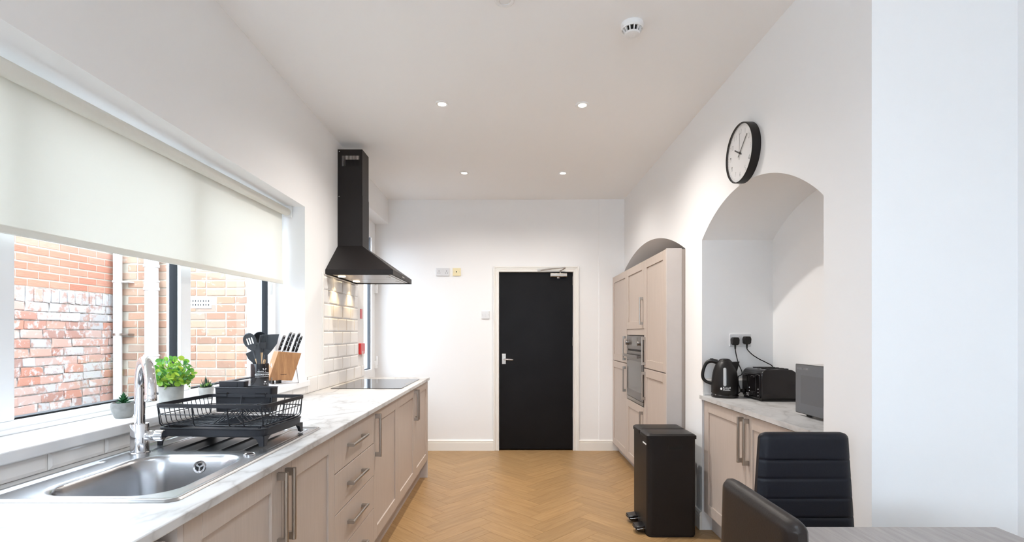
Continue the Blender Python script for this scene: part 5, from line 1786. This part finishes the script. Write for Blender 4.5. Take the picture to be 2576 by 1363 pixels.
# wall clock
clk = thing('wall_clock', 'round black-rimmed wall clock with thin numerals above the near recess', 'clock', (XR, 2.695, 2.289), R(-90))
cr = 0.158
part('rim', MB().lathe([(cr - 0.004, -0.001), (cr, -0.001), (cr, -0.043), (cr - 0.002, -0.045), (cr - 0.005, -0.045), (cr - 0.006, -0.042), (cr - 0.006, -0.030)], n=64, axis='y', caps=False), BLACKM, clk, smooth=40)
fc = part('face', MB().lathe([(0.0, -0.034), (cr - 0.005, -0.034), (cr - 0.005, -0.002), (0.0, -0.002)], n=48, axis='y'), WHITEP, clk)
mb = MB()
for h in range(1, 13):
    a = R(90 - 30 * h)
    q = text_mb(str(h), 0.042, offset=-0.0019).xf(FACE_NY).shift((0.115 * math.cos(a), -0.0344, 0.115 * math.sin(a)))
    # thin numerals: keep only a light grey print
    mb.add(q.v, q.f)
for m_ in range(60):
    a = R(6 * m_)
    c_, s_ = math.cos(a), math.sin(a)
    l_ = 0.006 if m_ % 5 else 0.010
    w2 = 0.0006
    p0, p1 = 0.146 - l_, 0.146
    mb.add([(p0 * c_ - w2 * s_, -0.0345, p0 * s_ + w2 * c_), (p0 * c_ + w2 * s_, -0.0345, p0 * s_ - w2 * c_), (p1 * c_ + w2 * s_, -0.0345, p1 * s_ - w2 * c_), (p1 * c_ - w2 * s_, -0.0345, p1 * s_ + w2 * c_)], [(0, 1, 2, 3)])
part('numerals', mb, PRINTL, fc, smooth=0)


def hand(name, deg, l0, l1, w, y, mat):
    m_ = MB().box(-w, w, y - 0.0008, y + 0.0008, -l0, l1)
    m_.xf(Matrix.Rotation(R(deg), 4, 'Y'))
    return part(name, m_, mat, clk, smooth=0)


hand('hour_hand', -60, 0.020, 0.070, 0.0035, -0.0365, BLACKP)
hand('minute_hand', 48, 0.024, 0.112, 0.0022, -0.038, BLACKP)
hand('second_hand', 2, 0.035, 0.105, 0.0008, -0.0395, PRINTG)
part('hub', MB().lathe([(0, -0.041), (0.005, -0.041), (0.006, -0.034), (0, -0.034)], n=16, axis='y'), BLACKP, clk)
part('glass', MB().add([((cr - 0.008) * math.cos(2 * math.pi * k / 48), -0.0435, (cr - 0.008) * math.sin(2 * math.pi * k / 48)) for k in range(48)], [tuple(range(48))]), GLASSC, clk, smooth=0)

# ================================================================== ceiling fittings
sx_, sy_ = 0.600, 2.425
cz_ = zceil(sx_, sy_)
sd = thing('smoke_detector', 'round white slotted smoke detector on the ceiling', 'smoke detector', (sx_, sy_, cz_))
part('base', MB().lathe([(0.0, 0.002), (0.053, 0.002), (0.054, -0.004), (0.053, -0.020), (0.050, -0.022), (0.0, -0.022)], n=40), WHITEP, sd)
part('sensor_core', MB().lathe([(0.0, -0.022), (0.036, -0.022), (0.030, -0.043), (0.0, -0.043)], n=24), DARKH, sd)
mb = MB()
for k in range(12):
    a = 2 * math.pi * k / 12
    c_, s_ = math.cos(a), math.sin(a)
    def pt(r_, w_, z_): return (r_ * c_ - w_ * s_, r_ * s_ + w_ * c_, z_)
    mb.loft([[pt(0.034, -0.003, -0.022), pt(0.050, -0.003, -0.022), pt(0.050, 0.003, -0.022), pt(0.034, 0.003, -0.022)], [pt(0.026, -0.002, -0.045), pt(0.036, -0.002, -0.045), pt(0.036, 0.002, -0.045), pt(0.026, 0.002, -0.045)]])
part('rib', mb, WHITEP, sd, smooth=0)
part('cap', MB().lathe([(0.0, -0.043), (0.036, -0.043), (0.0375, -0.045), (0.033, -0.051), (0.016, -0.054), (0.0155, -0.0535), (0.0, -0.0545)], n=40), WHITEP, sd)
part('upper_ring', MB().lathe([(0.050, -0.020), (0.0525, -0.022), (0.049, -0.027), (0.046, -0.022)], n=40, caps=False), WHITEP, sd)

LB2 = {5: 'added unseen fill downlight above the sink end of the table', 6: 'added unseen fill downlight behind the viewer over the dining end', 7: 'added unseen fill downlight by the added rear window, sink side', 8: 'added unseen fill downlight by the added rear window, table side'}  # lamps out of view, added to brighten the camera end
LBL = {0: 'lit round downlight in the ceiling nearest the cooker hood', 1: 'lit round downlight between the smoke detector and the far pair', 2: 'lit round downlight by the far wall on the window side', 3: 'lit round downlight by the far wall on the tall cabinet side'}
for k, (x, y, on) in enumerate(((-0.443, 3.277, 1), (0.482, 3.275, 1), (-0.421, 4.655, 1), (0.502, 4.650, 1), (-0.02, 2.262, 0), (0.12, 0.45, 2), (0.12, -1.20, 2), (-0.38, -2.80, 2), (0.95, -2.80, 2))):
    z_ = zceil(x, y)
    dl = thing('downlight', LBL.get(k, LB2[k] if k > 4 else 'unlit round downlight at the top edge of the view, alone on the ceiling'), 'downlight', (x, y, z_), group='ceiling downlights')
    part('bezel', MB().lathe([(0.024, 0.004), (0.046, 0.002), (0.0455, -0.003), (0.040, -0.007), (0.027, -0.005), (0.024, 0.001)], n=36, caps=False), WHITEP, dl)
    part('lens', MB().lathe([(0.0, -0.004), (0.0235, -0.0035), (0.024, 0.0), (0.0, 0.002)], n=28), LAMPW if on else PRINTW, dl, label='glowing warm lens' if on else None)
    if on:
        d = bpy.data.lights.new('downlight_beam', 'SPOT'); d.energy = (58.0 if y < 4 else 32.0) if on == 1 else (44.0 if y > -2 else 24.0); d.color = (1.0, 0.95, 0.89) if on == 1 else (0.72, 0.86, 1.0); d.spot_size = R(152); d.spot_blend = 1.0; d.shadow_soft_size = 0.03
        l_ = bpy.data.objects.new('downlight_beam', d); COL.objects.link(l_); l_.parent = dl; l_.location = (0, 0, -0.012)

# ================================================================== dining end
tb_ = thing('dining_table', 'grey wood-effect dining table with a square corner', 'table', (1.02, 0.85, 0))
TX0, TX1, TY0_, TY1_ = 0.625, 1.417, 0.20, 1.447
part('table_top', MB().box(TX0, TX1, TY0_, TY1_, 0.722, 0.750), TABLEM, tb_, True, smooth=0, bevel=0.003)
part('apron', frame_slab(TX0 + 0.06, TX1 - 0.06, TY0_ + 0.06, TY1_ - 0.06, TX0 + 0.08, TX1 - 0.08, TY0_ + 0.08, TY1_ - 0.08, 0.65, 0.7215), TABLEM, tb_, True, smooth=0)
for x in (TX0 + 0.03, TX1 - 0.085):
    for y in (TY0_ + 0.03, TY1_ - 0.085):
        part('leg', MB().box(x, x + 0.055, y, y + 0.055, 0, 0.7215), TABLEM, tb_, True, smooth=0, bevel=0.003)


def chair(label, loc, rz):
    t_ = thing('dining_chair', label, 'chair', loc, rz, group='black dining chairs')
    # seat front towards -y, backrest plane at y = 0
    part('seat', MB().loft([[(x, y, 0.42) for x, y in rrect(-0.19, 0.19, -0.42, -0.02, 0.03)], [(x, y, 0.44) for x, y in rrect(-0.20, 0.20, -0.43, -0.01, 0.035)], [(x, y, 0.465) for x, y in rrect(-0.20, 0.20, -0.43, -0.01, 0.035)], [(x, y, 0.478) for x, y in rrect(-0.185, 0.185, -0.415, -0.025, 0.03)]]), LEATH, t_, smooth=50)
    # backrest: padded front with horizontal stitched channels, flat back
    mb_ = MB()
    grooves = (0.864, 0.798, 0.729, 0.660, 0.590, 0.520)
    nx_ = 24
    zs = []
    z_ = 0.40
    while z_ < 0.9605:
        zs.append(z_); z_ += 0.004
    top = 0.960

    def half(z): 
        w = 0.1555 + (top - z) * 0.066
        if z > top - 0.022:
            u = (z - (top - 0.022)) / 0.022
            w -= 0.022 * (1 - math.sqrt(max(0, 1 - u * u)))
        return w
    front, back = [], []
    for z in zs:
        w = half(z)
        dist = min(abs(z - g_) for g_ in grooves)
        gd = 0.0045 * max(0, 1 - dist / 0.007) ** 1.5
        b_ = 0.97 * max(0, (z - (top - 0.024)) / 0.024)
        row_f, row_b = [], []
        for i in range(nx_ + 1):
            u = -1 + 2 * i / nx_
            a_ = 0.92 * max(0, (abs(u) - 0.80) / 0.20)
            t2_ = 0.022 * math.sqrt(1 - a_ * a_) * math.sqrt(1 - b_ * b_)
            row_f.append((u * w, -t2_ + gd * t2_ / 0.022, z))
            row_b.append((u * w, t2_, z))
        front.append(row_f); back.append(row_b)
    rings = [f + list(reversed(b_)) for f, b_ in zip(front, back)]
    part('backrest', mb_.loft(rings), LEATHB if rz else LEATH, t_, smooth=50)
    for x in (-0.165, 0.165):
        for y, z1 in ((-0.39, 0.43), (-0.035, 0.43)):
            part('leg', MB().tube([(x, y, z1), (x * 1.06, y + (-0.012 if y < -0.2 else 0.03), 0.0)], [0.0125, 0.0105], 12), CHROME, t_)
    return t_


chair('black channel-stitched faux leather chair tucked behind the table, front of its back showing', (1.049, 1.775, 0), 0.0)
chair('dark faux leather chair seen from behind, nearest the camera beside the table', (0.542, 1.075, 0), R(90))
